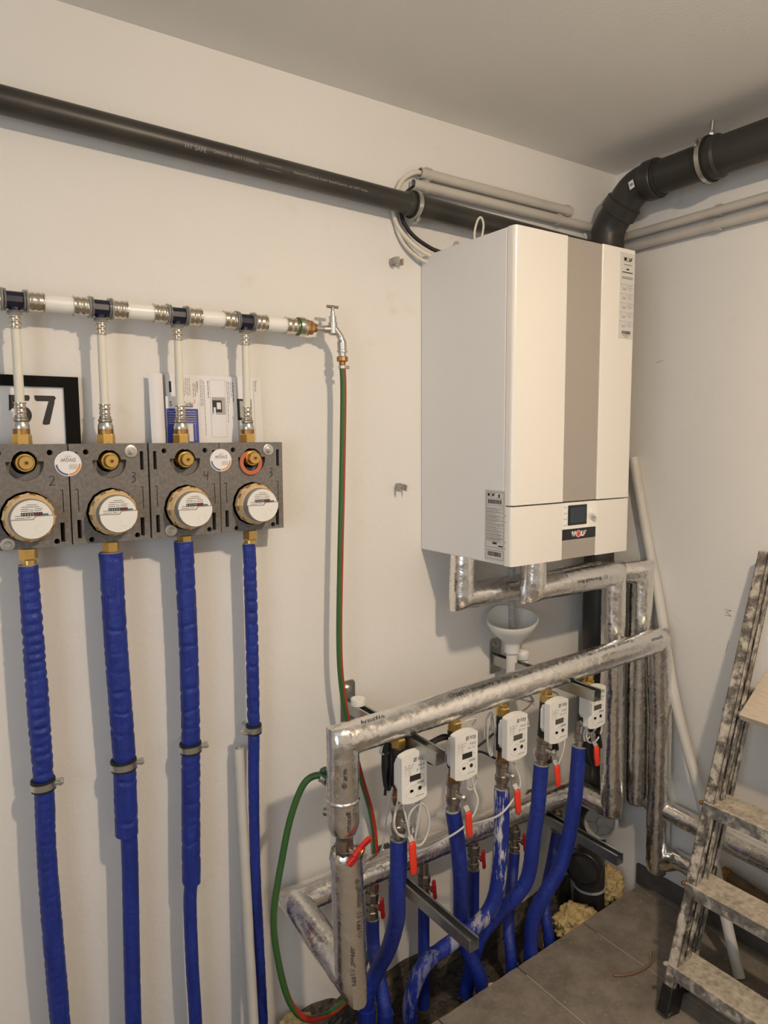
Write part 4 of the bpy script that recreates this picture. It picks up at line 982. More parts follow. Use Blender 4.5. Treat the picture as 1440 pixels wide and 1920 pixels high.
foil_print(br_, [('armacell', V((-.575, -.105, 1.0635)), X, (-.45, -.8, .55), .014, True), ('mcell/arm', V((-.733, -.105, 1.105)), Z, (-.95, -.35, 0), .013, True)])
# --- foil pipes along the right wall
r1 = thing('wall_foil_pipe', 'upper silver foil pipe low on the right wall behind the ladder', 'pipe', (-.046, -1.2, .30))
foil(B(), [(-.046, -.235, .318), (-.046, -.50, .311), (-.046, -2.4, .300)], r=.030, seed=14).build('foil_wrap', 'foil', r1, smooth=80)
foil_print(r1, [('(·) FP1 (·) armacell', V((-.046, -.44, .312)), Y, (-1, -.1, -.3), .014, False), ('(·) FP1 (·) armacell ArmaWool', V((-.046, -.66, .311)), Y, (-1, -.1, -.3), .014, False)], .030)
r2_ = thing('wall_foil_pipe', 'lower crumpled silver foil pipe low on the right wall by the corner', 'pipe', (-.046, -.45, .14))
foil(B(), [(-.046, -.285, .135), (-.046, -.34, .172), (-.046, -.45, .172), (-.046, -.70, .10)], r=.028, amp=.06, seed=17, ends=(.9, .7)).build('foil_wrap', 'foil', r2_, smooth=80)
bp0 = thing('brown_pipe', 'short brown weathered pipe low on the right wall behind the ladder', 'pipe', (-.032, -.6, .17))
B().sweep([(-.034, -.485, .202), (-.034, -.62, .183), (-.034, -2.2, .165)], .0165, 20).build('tube', 'brown_pipe', bp0)
B().lathe((-.034, -.484, .202), (0, -1, -.1), [(-.004, .0125), (-.004, .019), (.016, .019), (.018, .0165)], 20).build('end_fitting', 'brass_old', bp0)
# --- valve between the two foil pipes on the left
vx = -1.221
dv = thing('ball_valve', 'nickel ball valve with red wing handle between the two upright foil pipes', 'valve', (vx, -.28, .56))
B().cyl((vx, -.28, .54), (vx, -.28, .612), .0195, 28).ring((vx, -.28, .583), Z, .019, .0205, .003).ring((vx, -.28, .565), Z, .019, .0205, .003).build('body', 'nickel', dv)
B().cyl((vx + .004, -.298, .585), (vx + .016, -.325, .585), .0075, 16).build('stem', 'nickel', dv)
hc = V((vx + .012, -.322, .596)); hu = V((.70, -.1, .76)).normalized(); hn = V((.42, -.9, 0)).normalized(); hq = hn.cross(hu)
b = B()
b.bar(hc - hu * .014, hc + hu * .012, .024, .009, hn); b.bar(hc + hu * .010 + hq * .004, hc + hu * .036 + hq * .006 + hn * .006, .019, .008, hn); b.bar(hc - hu * .010 - hq * .003, hc - hu * .036 - hq * .003 - hn * .002, .022, .008, hn)
b.build('wing_handle', 'red_paint', dv, smooth=0, bevel=.002); B().hexn(hc + hn * .003, hc + hn * .010, .0062).build('nut', 'brass', dv, smooth=25)
# --- filling valve on the left side of the foil pipe
fv = thing('filling_valve', 'small filling valve with dark green knob behind the left foil pipe', 'valve', (-1.225, -.215, .70))
B().cyl((-1.223, -.25, .715), (-1.226, -.205, .715), .010).cyl((-1.226, -.222, .72), (-1.206, -.236, .708), .0075, 16).build('body', 'nickel', fv)
B().ring((-1.2435, -.212, .731), V((.88, -.5, -.45)), .006, .0102, .012).build('hose_clamp', 'steel', fv)
B().lathe((-1.226, -.216, .72), (-.2, .1, 1), [(0, .005), (.012, .005), (.013, .011), (.026, .0125), (.028, .011), (.028, 0)], 14).build('knob', 'green_knob', fv, smooth=30)
B().cyl((-1.232, -.235, .655), (-1.240, -.225, .655), .010, 14).build('drain_cap', 'nickel', fv)

# ================================================================== BRACKETS
def bracket(x_, z_, ln, label):
    """cantilever arm of strut channel, open side up, on a wall plate"""
    t = thing('wall_bracket', label, 'bracket', (x_, 0, z_ - .04), 'strut channel brackets'); w_, h_, th = .029, .030, .0022
    pr = [(-w_ / 2, z_ - h_), (w_ / 2, z_ - h_), (w_ / 2, z_), (w_ / 2 - .006, z_), (w_ / 2 - .006, z_ - th), (w_ / 2 - th, z_ - th), (w_ / 2 - th, z_ - h_ + th), (-w_ / 2 + th, z_ - h_ + th), (-w_ / 2 + th, z_ - th), (-w_ / 2 + .006, z_ - th), (-w_ / 2 + .006, z_), (-w_ / 2, z_)]
    B().plate((x_, 0, 0), X, Z, pr, [], .004, ln).build('channel_arm', 'galvanised', t, smooth=0, bevel=.0005, bseg=1)
    ol = [(x_ + p[0], z_ + p[1]) for p in ((-.022, -.058), (.022, -.058), (.022, .042), (.016, .050), (-.016, .050), (-.022, .042))]
    B().plate((0, 0, 0), X, Z, ol, [], .001, .005).build('wall_plate', 'galvanised', t, smooth=0)
    B().hexn((x_, -.005, z_ + .028), (x_, -.013, z_ + .028), .0085).ring((x_, -.005, z_ + .028), -Y, .005, .0125, .0018).build('bolt', 'steel', t, smooth=25)
    return t
bracket(-1.041, .806, .395, 'upper strut bracket by the hose, under the left end of the silver manifold')
bracket(-.512, .834, .39, 'upper strut bracket under the silver manifold below the white funnel')
bracket(-.930, .312, .385, 'lower strut bracket sticking out among the left blue pipes')
bracket(-.348, .303, .352, 'lower strut bracket sticking out near the grey round cap')
wc = thing('round_lid', 'small white ribbed plastic stopper lying on the upper left bracket', 'lid', (-1.041, -.055, .807))  # loose ribbed plastic cap lying on the bracket arm
B().lathe((-1.041, -.055, .8065), Z, [(0, .019), (.013, .0195), (.017, .018), (.017, 0)], 40, sq=lambda a, d: 1 + .015 * (1 if (a * 16 / PI) % 2 < 1 else 0)).build('body', 'white_plastic', wc, smooth=30)
b = B()
for a in range(6): b.lathe(V((-1.041, -.055, .823)) + V((math.cos(a * PI / 3), math.sin(a * PI / 3), 0)) * .0105, Z, [(0, .003), (.0012, .0026), (.0012, 0)], 10)
b.build('bump', 'white_plastic', wc)

# ================================================================== FUNNEL AND TRAP
fx, fy = -.523, -.085
fu = thing('drain_funnel', 'white oval plastic drain funnel with trap below the boiler', 'funnel', (fx, fy, .75))
b = B(); k = 48; prof = [(.952, .082, .070), (.943, .080, .068), (.925, .064, .054), (.905, .041, .037), (.893, .0265, .0265), (.888, .0235, .0235), (.862, .0225, .0225)]
vs = []; fs = []
def ring_(z, rx, ry, lipz=0): return [(fx + rx * math.cos(2 * PI * i / k), fy + ry * math.sin(2 * PI * i / k), z + lipz * (.5 + .5 * math.sin(2 * PI * i / k) + .35 * math.cos(2 * PI * i / k)) * (1 + .5 * math.exp(-((2 * PI * i / k - PI / 2) / .5) ** 2))) for i in range(k)]
rows = [ring_(z, rx, ry, .024 if q < 1 else (.016 if q == 1 else 0)) for q, (z, rx, ry) in enumerate(prof)]
inner = [ring_(z, rx - .003, ry - .003, .024 if q < 1 else (.016 if q == 1 else 0)) for q, (z, rx, ry) in enumerate(prof[:6])]
allr = inner[::-1] + rows
for r_ in allr: vs += r_
for j in range(len(allr) - 1):
    for i in range(k): fs.append((j * k + i, j * k + (i + 1) % k, (j + 1) * k + (i + 1) % k, (j + 1) * k + i))
fs.append(tuple(range(k)))
b.add(vs, fs).build('cup', 'funnel_white', fu, smooth=60)
B().cyl((fx, fy, .80), (fx, fy, .868), .0165, 24).sweep(spl([(fx, fy, .81), (fx, fy, .76), (fx + .02, fy, .735), (fx + .045, fy, .755), (fx + .055, fy + .005, .80), (fx + .06, fy + .015, .835)], 6), .0165, 20).build('trap', 'funnel_white', fu, smooth=50)
B().lathe((fx + .055, fy + .012, .83), (0, 0, 1), [(0, .021), (.012, .022), (.02, .0205), (.027, .014), (.029, 0)], 24).build('trap_cap', 'funnel_white', fu, smooth=50)
hp2 = resample(spl([(-.555, -.115, 1.19), (-.553, -.11, 1.10), (-.537, -.095, 1.03), (-.527, -.088, .965), (-.524, -.086, .92)], 8), .0022)
tag(B().sweep(hp2, [.0102 + (.0012 if i % 3 == 0 else -.0006) for i in range(len(hp2))], 18).build('corrugated_hose', 'corrugated', smooth=40), 'grey corrugated hose hanging from the boiler into the white funnel', 'hose')

# ================================================================== HEAT METERS
HT_ = [(-1.074, .797), (-.906, .799), (-.745, .801), (-.582, .803), (-.408, .806)]
BT_ = [(-1.074, .556), (-.909, .576), (-.745, .584), (-.600, .608), (-.448, .620)]
DX = [(-1.104, .677), (-.950, .688), (-.783, .692), (-.632, .698), (-.480, .702)]
ORD = ['leftmost', 'second', 'third', 'fourth', 'rightmost']
def meter(i):
    tx_, tz = HT_[i]; bx_, bz = BT_[i]; a = V((tx_, -.28, .842)); e = V((bx_, -.28, bz)); d = (e - a).normalized()
    def at(z): return a + d * ((z - a.z) / d.z)
    t = thing('heat_meter', '%s of the five white heat meters hanging under the silver manifold' % ORD[i], 'heat meter', e, 'heat meters')
    B().cyl(at(.835), at(.80), .012, 20).hexn(at(.806), at(.783), .0182).cyl(at(.813), at(.806), .0145, 20).build('union_nut', 'brass', t, smooth=25)
    B().cyl(at(.784), at(.690), .0165, 24).bar(at(.78) + V((.012, -.006, 0)), at(.70) + V((.012, -.006, 0)), .018, .02, Y).build('flow_sensor', 'black_plastic', t, smooth=30, bevel=.002)
    B().cyl(at(.691), at(.645), .0125, 20).hexn(at(.668), at(.650), .0158).build('lower_union', 'brass_old', t, smooth=25)
    x0, z0 = DX[i]; w_, h_ = .070, .108
    n = 12; ol = [(x0, z0 + .002)] + [(x0 + w_ * q / n, z0 - .006 * math.sin(PI * q / n)) for q in range(1, n)] + [(x0 + w_, z0 + .002), (x0 + w_, z0 + h_ - .002)] + [(x0 + w_ * (1 - q / n), z0 + h_ + .006 * math.sin(PI * q / n)) for q in range(1, n)] + [(x0, z0 + h_ - .002)]
    yf = -.336
    un = B().plate((0, 0, 0), X, Z, ol, [], .318, -yf).build('display_unit', 'white_plastic', t, smooth=25, bevel=.0025, bseg=3)
    B().plate((0, 0, 0), X, Z, [(x0 + .010, z0 + .02), (x0 + w_ - .004, z0 + .02), (x0 + w_ - .004, z0 + h_ - .016), (x0 + .010, z0 + h_ - .016), (x0 + .004, z0 + h_ - .028), (x0 + .004, z0 + .032)], [], .300, .3182).build('back_shell', 'white_plastic', t, smooth=0, bevel=.002)
    B().box((x0 + .022, yf - .0006, z0 + .046), (x0 + .053, yf + .002, z0 + .060)).build('screen', 'lcd_dark' if i in (0, 1) else 'lcd', un, smooth=0, bevel=.0005, bseg=1)
    b = B(); O = V((x0, yf - .0004, z0))
    def R(xa, za, xb, zb, mi=0): b.add([O + V((xa, 0, za)), O + V((xb, 0, za)), O + V((xb, 0, zb)), O + V((xa, 0, zb))], [(0, 1, 2, 3)], mi)
    b.text('ista', O + V((.0545, 0, .0975)), X, Z, .0155, 0, wmax=.019)
    for q in range(5):
        if q % 2 == 0: R(.033, .0905 + q * .0019, .041, .0922 + q * .0019, 1)
        else: R(.033 + q * .001, .0905 + q * .0019, .036 + q * .001, .0922 + q * .0019, 1)
    R(.033, .0905, .0338, .1005, 0); R(.0402, .0905, .041, .1005, 0)
    R(.056, .089, .062, .0905, 1)
    for q, (xa, xb) in enumerate(((.008, .012), (.017, .024), (.028, .033))): R(xa, .0845, xb, .0858, 1)
    for q in range(3): R(.008, .0805 - q * .0022, .030, .0813 - q * .0022, 2)
    for q in range(5):
        R(.009, .0735 - q * .0028, .013, .0743 - q * .0028, 2); R(.018, .0735 - q * .0028, .025, .0743 - q * .0028, 2)
    b.text('(E', O + V((.043, 0, .0705)), X, Z, .0075, 1); R(.049, .0705, .064, .0712, 1); R(.049, .0685, .062, .0692, 2); R(.046, .078, .049, .082, 1); R(.052, .0765, .056, .0825, 2); R(.059, .0765, .063, .0825, 2)
    for q in range(11): R(.043 + q * .0018, .036, .0439 + q * .0018, .0418, 1 if q % 3 else 2)
    R(.038, .0075, .062, .0088, 1); R(.0615, .03, .064, .0312, 1); R(.0615, .022, .064, .0232, 1); R(.0625, .016, .064, .018, 1); R(.018, .051, .0195, .053, 2); R(.058, .0535, .060, .0555, 1)
    b.build('print', ['ink', 'ink_grey', 'ink_pale'], un, smooth=0)
    rb = O + V((.028, .0004, .024)); B().ring(rb, -Y, .0148, .0158, .0008, 32).build('ring', 'white_plastic', un)
    B().lathe(O + V((.026, .0002, .024)), -Y, [(0, .0035), (.0008, .0033), (.0008, 0)], 16).bar(O + V((.0225, -.0002, .024)), O + V((.0315, -.0002, .024)), .0008, .005, Z).build('sensor_window', 'black_gloss', un, smooth=30)
    B().lathe(O + V((.050, .0002, .0255)), -Y, [(0, .0048), (.001, .0046), (.001, 0)], 20).build('button', 'black_plastic', un, smooth=30)
    # ball valve under it
    v = thing('ball_valve', '%s of the five nickel ball valves with long red lever under the heat meters' % ORD[i], 'valve', at(bz), 'ball valves under the heat meters')
    zt = bz + .072
    B().hexn(at(zt + .006), at(zt - .008), .0175, seg=8).cyl(at(zt - .008), at(zt - .055), .0155, 24).hexn(at(zt - .030), at(zt - .050), .0185, seg=8).cyl(at(zt - .05), at(bz - .01), .0125, 20).build('body', 'nickel', v, smooth=25)
    sc = at(zt - .024); B().cyl(sc, sc + V((.003, -.034, 0)), .0078, 16).hexn(sc + V((.003, -.034, 0)), sc + V((.0035, -.042, 0)), .0065).build('stem', 'steel', v, smooth=30)
    h0 = sc + V((.003, -.036, 0)); LV = ((.001, .108), (.004, .094), (.004, .094), (.001, .088), (.002, .085))[i]
    p1 = h0 + V((LV[0] * .4, -.003, -.018)); p2 = h0 + V((LV[0], -.012, -.030)); p3 = h0 + V((LV[0] + .002, -.016, -LV[1]))
    hd = B().bar(h0 + V((-.002, 0, .009)), p1, .016, .0028, Y).bar(p1, p2, .014, .0028, Y).bar(p2, p2.lerp(p3, .1), .013, .0028, Y).build('lever', 'steel', v, smooth=0, bevel=.001)
    P = [p2.lerp(p3, q) for q in (0, .03, .1, .5, .93, .98, 1)]
    B().sweep(P, [.006, .0088, .0096, .0096, .0090, .0068, .003], 16, flat=.58, n0=(0, 1, 0)).build('grip', 'red_vinyl', hd, smooth=60)
for i in range(5): meter(i)
# cables of the heat meters
def coil(c, rx, rz, r, turns, m_, label, tail0=None, tail1=None, nrm=(0, 1, 0), jit=.004, th=0, grp='meter cables'):
    c = V(c); nrm = V(nrm).normalized(); u, w_ = ortho(nrm); 
    pts = [V(tail0)] if tail0 else []
    for k in range(int(turns * 10) + 1):
        a = th + 2 * PI * k / 10; q = 1 + .10 * noise.noise(V((k * .7, c.x * 9, 0)))
        pts.append(c + (w_ * math.cos(a) * rx + u * math.sin(a) * rz) * q + nrm * (jit * (k / 10 - turns / 2) + .004 * noise.noise(V((k * .9, 3, c.x)))))
    if tail1: pts.append(V(tail1))
    return cable(label, pts, r, m_, 5, group=grp)
coil((-1.092, -.262, .735), .008, .055, .0035, 3, 'black_rubber', 'bundled black cable hanging beside the leftmost heat meter', (-1.07, -.27, .80), (-1.098, -.26, .665), jit=.006)
coil((-1.070, -.305, .622), .036, .042, .0028, 1.6, 'cable_grey', 'grey cable loop below the leftmost heat meter', (-1.085, -.30, .68), (-1.035, -.32, .675), th=2.8)
coil((-1.045, -.318, .604), .030, .050, .0027, 1.2, 'cable_grey', 'second grey cable loop hanging over the leftmost red lever', (-1.09, -.305, .70), (-1.038, -.322, .67), th=3.1)
cable('thin grey cable dropping from the leftmost heat meter to the lower silver pipe', [(-1.085, -.275, .69), (-1.092, -.26, .62), (-1.095, -.24, .52), (-1.11, -.20, .46), (-1.105, -.15, .40), (-1.075, -.11, .387), (-1.06, -.10, .392), (-1.055, -.11, .43)], .0022, 'cable_grey', group='meter cables')
cable('small grey wire loop left of the leftmost heat meter under the silver manifold', [(-1.07, -.265, .80), (-1.09, -.262, .797), (-1.108, -.262, .785), (-1.112, -.262, .772), (-1.095, -.262, .765), (-1.08, -.264, .772)], .0022, 'cable_grey', group='meter cables')
coil((-.930, -.255, .730), .050, .030, .0042, 3, 'black_rubber', 'coiled black cable behind the second heat meter', (-.905, -.262, .78), (-.86, -.258, .70), jit=.006)
coil((-.868, -.30, .655), .018, .028, .0027, 1.3, 'cable_grey', 'grey cable loop under the second heat meter', (-.875, -.31, .69), (-.86, -.31, .62))
cable('grey cable running from the second valve across its blue pipe to the lower manifold', [(-.872, -.312, .64), (-.868, -.325, .61), (-.885, -.325, .575), (-.92, -.315, .545), (-.965, -.27, .50), (-.985, -.20, .44), (-.985, -.14, .40), (-.97, -.10, .385)], .0026, 'cable_grey', group='meter cables')
cable('thin wire with blue tie arching over the second heat meter', [(-.90, -.285, .79), (-.885, -.30, .808), (-.865, -.305, .81), (-.850, -.295, .80), (-.852, -.285, .785)], .0020, 'cable_grey', group='meter cables')
coil((-.775, -.265, .735), .012, .055, .0027, 3, 'cable_grey', 'bundled grey cable left of the third heat meter', (-.75, -.27, .80), (-.76, -.27, .66), jit=.005)
coil((-.700, -.30, .745), .024, .034, .0026, 1.5, 'cable_grey', 'grey cable loops right of the third heat meter', (-.72, -.30, .79), (-.69, -.275, .69))
cable('black cable tying back from the third heat meter to the black coil', [(-.765, -.268, .735), (-.80, -.262, .715), (-.83, -.258, .70), (-.80, -.262, .693), (-.76, -.27, .668)], .003, 'black_rubber', group='meter cables')
cable('grey cable running from the third valve across the scuffed blue pipe', [(-.735, -.312, .665), (-.722, -.318, .63), (-.722, -.322, .605), (-.745, -.322, .575), (-.79, -.312, .54), (-.84, -.25, .50), (-.87, -.18, .44), (-.88, -.12, .392), (-.90, -.10, .386)], .0027, 'cable_grey', group='meter cables')
coil((-.640, -.23, .775), .045, .030, .0024, 1.3, 'cable_grey', 'grey wire loop between third and fourth heat meter behind the manifold', (-.66, -.25, .80), (-.60, -.265, .77), nrm=(.2, 1, .3))
coil((-.575, -.285, .648), .022, .032, .0036, 2.6, 'black_rubber', 'coiled black cable under the fourth heat meter', (-.59, -.285, .70), (-.55, -.28, .64), jit=.006)
cable('grey cable linking the fourth and the rightmost heat meter', [(-.60, -.27, .79), (-.56, -.262, .80), (-.52, -.262, .785), (-.505, -.266, .74), (-.50, -.272, .69), (-.51, -.28, .645), (-.545, -.30, .625), (-.578, -.315, .612)], .0026, 'cable_grey', group='meter cables')
coil((-.425, -.31, .672), .036, .030, .0027, 1.2, 'cable_grey', 'grey cable loop under the rightmost heat meter', (-.47, -.30, .71), (-.40, -.315, .70), th=2.6)
coil((-.415, -.30, .620), .024, .050, .0042, 3, 'black_rubber', 'coiled black cable hanging under the rightmost heat meter', (-.43, -.29, .70), (-.43, -.295, .66), jit=.005)

# ================================================================== BLUE PIPES INTO THE FLOOR
def blue_pipe(label, pts, r, m_, group, seed, cut=True, taper=None):
    t = thing('insulated_pipe', label, 'pipe', pts[0], group)
    P = resample(spl(pts, 8), .005)
    B().sweep(P, r, 28, rn=wrinkle(.035, seed, .06)).build('insulation', m_, t, smooth=80)
    if cut:
        d = (P[0] - P[1]).normalized(); B().ring(P[0] - d * .0005, d, .010, r * .985, .0015).build('cut_end', 'foam_cut', t)
    return t
g = 'blue insulated pipes under the heat meters'
F1 = blue_pipe('leftmost front blue insulated pipe, bending down into the trench', [(-1.074, -.28, .560), (-1.074, -.28, .50), (-1.073, -.272, .42), (-1.058, -.248, .335), (-1.047, -.2, .227), (-1.053, -.16, .146), (-1.069, -.135, .071), (-1.067, -.12, -.016), (-1.066, -.118, -.12)], .0205, 'blue_wrap', g, 1)
blue_pipe('second front blue insulated pipe, behind the lower left bracket arm', [(-.909, -.28, .580), (-.897, -.278, .517), (-.867, -.26, .391), (-.835, -.225, .287), (-.803, -.19, .17), (-.774, -.18, .089), (-.735, -.188, .0), (-.71, -.185, -.10)], .0195, 'blue_dusty', g, 2)
blue_pipe('third front blue insulated pipe, badly scuffed with white scrapes', [(-.745, -.28, .588), (-.745, -.28, .468), (-.741, -.27, .35), (-.752, -.26, .266), (-.79, -.25, .218), (-.865, -.22, .171), (-.93, -.19, .118), (-.955, -.165, .015), (-.945, -.15, -.10)], .0200, 'blue_scuffed', g, 3)
blue_pipe('fourth front blue insulated pipe, curving left into the trench', [(-.600, -.28, .612), (-.612, -.28, .487), (-.618, -.275, .424), (-.622, -.26, .292), (-.649, -.24, .229), (-.680, -.20, .165), (-.715, -.16, .07), (-.735, -.13, -.10)], .0200, 'blue_wrap', g, 4)
blue_pipe('rightmost front blue insulated pipe, beside the red lever at the corner', [(-.448, -.28, .624), (-.460, -.28, .486), (-.468, -.27, .372), (-.477, -.26, .303), (-.498, -.25, .241), (-.528, -.23, .176), (-.548, -.208, .09), (-.546, -.2, -.10)], .0205, 'blue_wrap', g, 5)
def foot_sleeve(t, a, b_, r):
    B().sweep(resample([a, b_], .008), r, 24, rn=wrinkle(.03, 4.4, .05)).build('end_sleeve', 'blue_dusty', t, smooth=80)
g = 'blue insulated pipes under the lower manifold'
RV = [(-1.008, .325), (-.832, .285), (-.648, .29), (-.480, .285), (-.292, .29)]
RP = [[(-1.006, -.062, .205), (-1.008, -.066, .15), (-1.015, -.09, .10), (-1.020, -.125, .045), (-1.026, -.15, -.01), (-1.028, -.152, -.12)],
      [(-.832, -.062, .19), (-.836, -.066, .10), (-.842, -.075, .0), (-.845, -.08, -.12)],
      [(-.645, -.062, .215), (-.645, -.062, .12), (-.648, -.068, .0), (-.65, -.07, -.12)],
      [(-.478, -.062, .21), (-.492, -.07, .15), (-.55, -.115, .09), (-.590, -.155, .045), (-.605, -.182, -.01), (-.606, -.185, -.12)],
      [(-.288, -.062, .21), (-.33, -.085, .16), (-.41, -.135, .11), (-.452, -.17, .06), (-.458, -.19, .0), (-.450, -.195, -.12)]]
for i in range(5):
    bp_t = blue_pipe('%s of the five rear blue pipes below the lower silver manifold' % ORD[i], RP[i], .0165 if i else .018, ('blue_wrap', 'blue_wrap', 'blue_wrap', 'blue_dusty', 'blue_dusty')[i], g, 10 + i)
    if i == 0:
        foot_sleeve(bp_t, (-1.0245, -.148, .002), (-1.028, -.152, -.12), .0205); foot_sleeve(F1, (-1.0682, -.126, .022), (-1.066, -.118, -.12), .0235)
    x_ = RV[i][0]; z1 = .315; zb = RP[i][0][2]
    t = thing('ball_valve', '%s of the five small valves with dark red wing handles under the lower manifold' % ORD[i], 'valve', (x_, -.062, zb), 'valves under the lower manifold')
    B().cyl((x_, -.062, zb - .01), (x_, -.062, z1), .013, 20).hexn((x_, -.062, zb + .052), (x_, -.062, zb + .078), .0185, seg=8).hexn((x_, -.062, zb + .008), (x_, -.062, zb + .026), .0175, seg=8).ring((x_, -.062, zb + .04), Z, .012, .0165, .006).build('body', 'nickel', t, smooth=25)
    c = V((x_ + .010, -.092, zb + .045)); B().cyl((x_, -.068, zb + .045), c, .006, 12).build('stem', 'nickel', t)
    b = B().lathe(c + V((0, .004, 0)), (.25, -1, 0), [(0, .010), (.007, .0095), (.009, .006), (.009, 0)], 18); dn = V((.25, -1, 0)).normalized(); du = V((-.12, -.02, 1)).normalized()
    b.sweep([c + dn * .004 + du * q for q in (-.031, -.026, -.008, .008, .026, .031)], [.003, .0075, .007, .007, .0075, .003], 12, flat=.6, n0=dn)
    b.build('wing_handle', 'red_dark', t, smooth=60)

# ================================================================== CLEAN-OUT AND LOWER DRAIN
co = st
cd_ = V((-.58, -.81, .08)).normalized(); cc = V((-.150, -.128, .232))
B().cyl(cc - cd_ * .085, cc - cd_ * .006, .052, 32).lathe(cc - cd_ * .03, cd_, [(0, .052), (.002, .057), (.024, .057)], 32).build('branch', 'dark_pvc', co)
n1_, n2_ = ortho(cd_)
cp_ = B().lathe(cc - cd_ * .012, cd_, [(0, .056), (.012, .0565), (.016, .055), (.016, .043), (.008, .043), (.008, 0)], 40).build('cap', 'grey_cap', co, smooth=30)
B().lathe(cc, cd_, [(-.006, .016), (.002, .0155), (.003, .013), (.003, 0)], 24).build('hub', 'grey_cap', cp_)
b = B()
for k in range(5):
    a = 2 * PI * k / 5 + .3; d = n1_ * math.cos(a) + n2_ * math.sin(a); b.bar(cc + d * .013 - cd_ * .002, cc + d * .045 - cd_ * .002, .0028, .007, cd_)
b.build('spoke', 'grey_cap', cp_, smooth=0)
ex, ey = -.185, -.115
el = B().sweep(fillet([(ex, ey, -.12), (ex, ey, .115), (ex - .075, ey - .035, .118)], .06, 8), .049, 32).build('elbow', 'dark_pvc', co)
ed_ = V((-.075, -.035, .003)).normalized(); B().lathe(V((ex, ey, .117)) + ed_ * .052, ed_, [(0, .049), (.003, .056), (.034, .056), (.036, .054), (.036, .047), (.02, .047), (.0, .046), (0, 0)], 32).build('socket', 'black_plastic', co)
B().ring((ex, ey, .018), Z, .048, .0525, .007).build('seal_ring', 'grey_cap', co)
B().sweep([(SX, SY, .2), (SX - .02, SY - .015, .14), (ex, ey, .11)], .047, 28).build('offset', 'dark_pvc', co)
# polyurethane foam lumps
def lump(c, r, sc, seed, label):
    bm = bmesh.new(); bmesh.ops.create_icosphere(bm, subdivisions=5, radius=1)
    for v in bm.verts:
        p = v.co.copy(); q = 1 + .32 * noise.noise(p * 1.7 + V((seed, 0, 0))) + .26 * abs(noise.noise(p * 4 + V((seed, 3, 0)))) + .10 * noise.noise(p * 11 + V((0, seed, 0)))
        v.co = V((p.x * sc[0], p.y * sc[1], p.z * sc[2])) * r * q + V(c)
    bm.verts.index_update(); b = B(); b.add([v.co.copy() for v in bm.verts], [tuple(v.index for v in f.verts) for f in bm.faces]); bm.free()
    return tag(b.build('foam_lump', 'pu_foam', smooth=60), label, 'foam', 'yellow foam in the trench')
lump((-.300, -.155, -.035), .055, (1.35, .8, .8), 1.3, 'large lump of yellow assembly foam in the trench at the tile edge')
lump((-.085, -.105, -.025), .06, (.85, .85, 1.0), 5.1, 'lump of yellow assembly foam in the trench against the corner')
lump((-1.235, -.035, -.01), .035, (1.2, .6, .8), 8.4, 'small yellow foam patch at the foot of the wall behind the hose')
lump((-.71, -.205, -.05), .02, (1.4, .7, .8), 3.4, 'tiny yellow foam crumb at the tile edge between the blue pipes')
cable('curved brown strip of scrap lying on the floor tiles', [(-.432, -.405, .004), (-.41, -.42, .004), (-.367, -.435, .005), (-.32, -.438, .006), (-.285, -.428, .006), (-.262, -.412, .004)], .0035, 'copper_scrap', name='scrap_strip', cat='scrap')

# ================================================================== LEANING TUBE AND LADDER
pt_ = spl([(-.152, -.607, .002), (-.130, -.556, .111), (-.094, -.440, .42), (-.066, -.369, .556), (-.046, -.302, .717), (-.021, -.224, .988), (-.0165, -.176, 1.151), (-.0165, -.110, 1.425)], 6)
tag(B().sweep(pt_, .0150, 22).build('plastic_tube', 'conduit_white'), 'long pale plastic tube leaning in the corner of the right wall', 'tube')
ld_ = thing('ladder', 'paint-splattered aluminium step ladder leaning against the right wall', 'ladder', (-.42, -.75, 0))
s0, s1 = V((-.423, -.567, .0)), V((-.034, -.567, 1.17)); sdir = (s1 - s0).normalized()
def stile(y_, off, w_, th, name='stile', z1=1.175, m_='ladder_alu'):
    a = s0 + V((off, 0, 0)); a.y = y_; a = a + sdir * .055; e = a + sdir * ((z1 - .055) / sdir.z)
    nrm = Y; u = V((sdir.z, 0, -sdir.x)); t2 = .004
    b = B()
    for k, (du, wn) in enumerate(((0, 1),)):
        b.bar(a + nrm * (th / 2 - t2 / 2), e + nrm * (th / 2 - t2 / 2), w_, t2, Y)
        b.bar(a + u * (w_ / 2 - t2 / 2), e + u * (w_ / 2 - t2 / 2), t2, th, Y); b.bar(a - u * (w_ / 2 - t2 / 2), e - u * (w_ / 2 - t2 / 2), t2, th, Y)
        b.bar(a - nrm * (th / 2 - t2 / 2) + u * (w_ * .32), e - nrm * (th / 2 - t2 / 2) + u * (w_ * .32), w_ * .36, t2, Y); b.bar(a - nrm * (th / 2 - t2 / 2) - u * (w_ * .32), e - nrm * (th / 2 - t2 / 2) - u * (w_ * .32), w_ * .36, t2, Y)
    o = b.build(name, m_, ld_, smooth=0, bevel=.0008, bseg=1)
    f = s0 + V((off, 0, 0)); f.y = y_
    B().bar(f + sdir * .004, f + sdir * .075, w_ * 1.10, th * 1.15, Y).build('foot', 'ladder_foot', ld_, smooth=0, bevel=.004)
    return o
stile(-.567, 0, .054, .028); stile(-.985, 0, .054, .028)
stile(-.545, .098, .045, .024, 'rear_stile', .80); stile(-1.005, .098, .045, .024, 'rear_stile', .80)
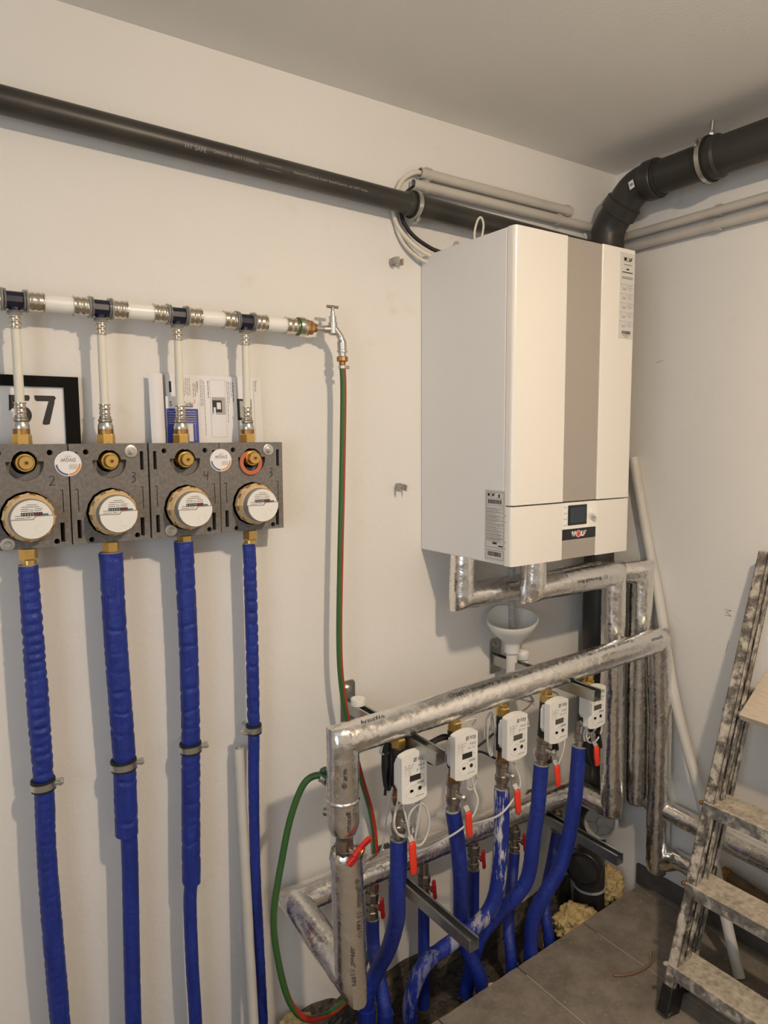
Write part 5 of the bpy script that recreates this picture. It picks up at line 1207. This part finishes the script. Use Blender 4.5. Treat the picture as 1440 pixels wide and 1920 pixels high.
for k, z_ in enumerate((.130, .328, .530)):
    xc = s0.x + sdir.x / sdir.z * z_ + .002
    tr = B().box((xc - .036, -.556, z_ - .005), (xc + .056, -.996, z_)).build('tread', 'ladder_tread', ld_, smooth=0, bevel=.001, bseg=1)
    B().box((xc - .038, -.556, z_ - .034), (xc - .034, -.996, z_ - .001)).box((xc + .052, -.556, z_ - .03), (xc + .056, -.996, z_ - .001)).build('tread_edge', 'ladder_edge', tr, smooth=0)
    B().lathe((xc - .036, -.552, z_ - .004), V((-1, 0, .4)), [(-.004, .006), (.004, .006), (.008, .004), (.009, 0)], 12).build('rivet', 'brass_old' if k else 'ladder_tread', tr)
pz = .745; xc = s0.x + sdir.x / sdir.z * pz
pf = B().add([V((xc + .04, -.585, pz + .02)) + V(p) for p in ((-.045, 0, -.01), (.088, .0, .085), (.088, -.40, .085), (-.045, -.40, -.01), (-.037, 0, -.026), (.096, .0, .069), (.096, -.40, .069), (-.037, -.40, -.026))], [(0, 1, 2, 3), (7, 6, 5, 4), (0, 4, 5, 1), (1, 5, 6, 2), (2, 6, 7, 3), (3, 7, 4, 0)]).build('wooden_platform', 'wood', ld_, smooth=0, bevel=.001, bseg=1)
B().cyl((xc + .012, -.535, pz + .004), (xc + .012, -1.01, pz + .004), .0085, 14).build('platform_rod', 'ladder_edge', ld_)

# pencil marks on the right wall
def marks(strokes, label, w_=.0012):
    b = B()
    for pts in strokes:
        for p, q in zip(pts, pts[1:]): b.bar((-.0004, p[0], p[1]), (-.0004, q[0], q[1]), w_, .0004, X)
    tag(b.build('pencil_mark', 'ink_grey', smooth=0), label, 'marking')
marks([[(-.432, .985), (-.452, .985)], [(-.452, .985), (-.436, .978), (-.452, .968), (-.432, .968)]], 'small pencilled letter on the right wall left of the ladder')
marks([[(-.449, .895), (-.447, .888), (-.445, .882), (-.444, .872), (-.441, .865), (-.440, .855)]], 'faint pencil line on the right wall below the pencilled letter', .0009)
marks([[(-.172, 1.722), (-.196, 1.727)]], 'short grey scratch on the right wall beside the boiler')
# ceiling lamp (just outside the picture)
m, nt, bb = nodes_of('lamp_glow'); bb.inputs['Emission Color'].default_value = c4(LAMP_COLOR); bb.inputs['Emission Strength'].default_value = LAMP_STRENGTH; bb.inputs['Base Color'].default_value = (.8, .8, .8, 1)
cl_ = thing('ceiling_lamp', 'small round opal ceiling lamp outside the picture', 'lamp', (LAMP.x, LAMP.y, CEIL))
B().lathe((LAMP.x, LAMP.y, CEIL), -Z, [(0, .06), (.022, .06), (CEIL - LAMP.z, .052)], 32).build('base', 'white_plastic', cl_)
B().lathe((LAMP.x, LAMP.y, LAMP.z), -Z, [(.0005, .043)] + [(.031 * math.sin(PI / 2 * i / 7), .043 * math.cos(PI / 2 * i / 7)) for i in range(1, 7)] + [(.031, 0)], 20).build('dome', 'lamp_glow', cl_)
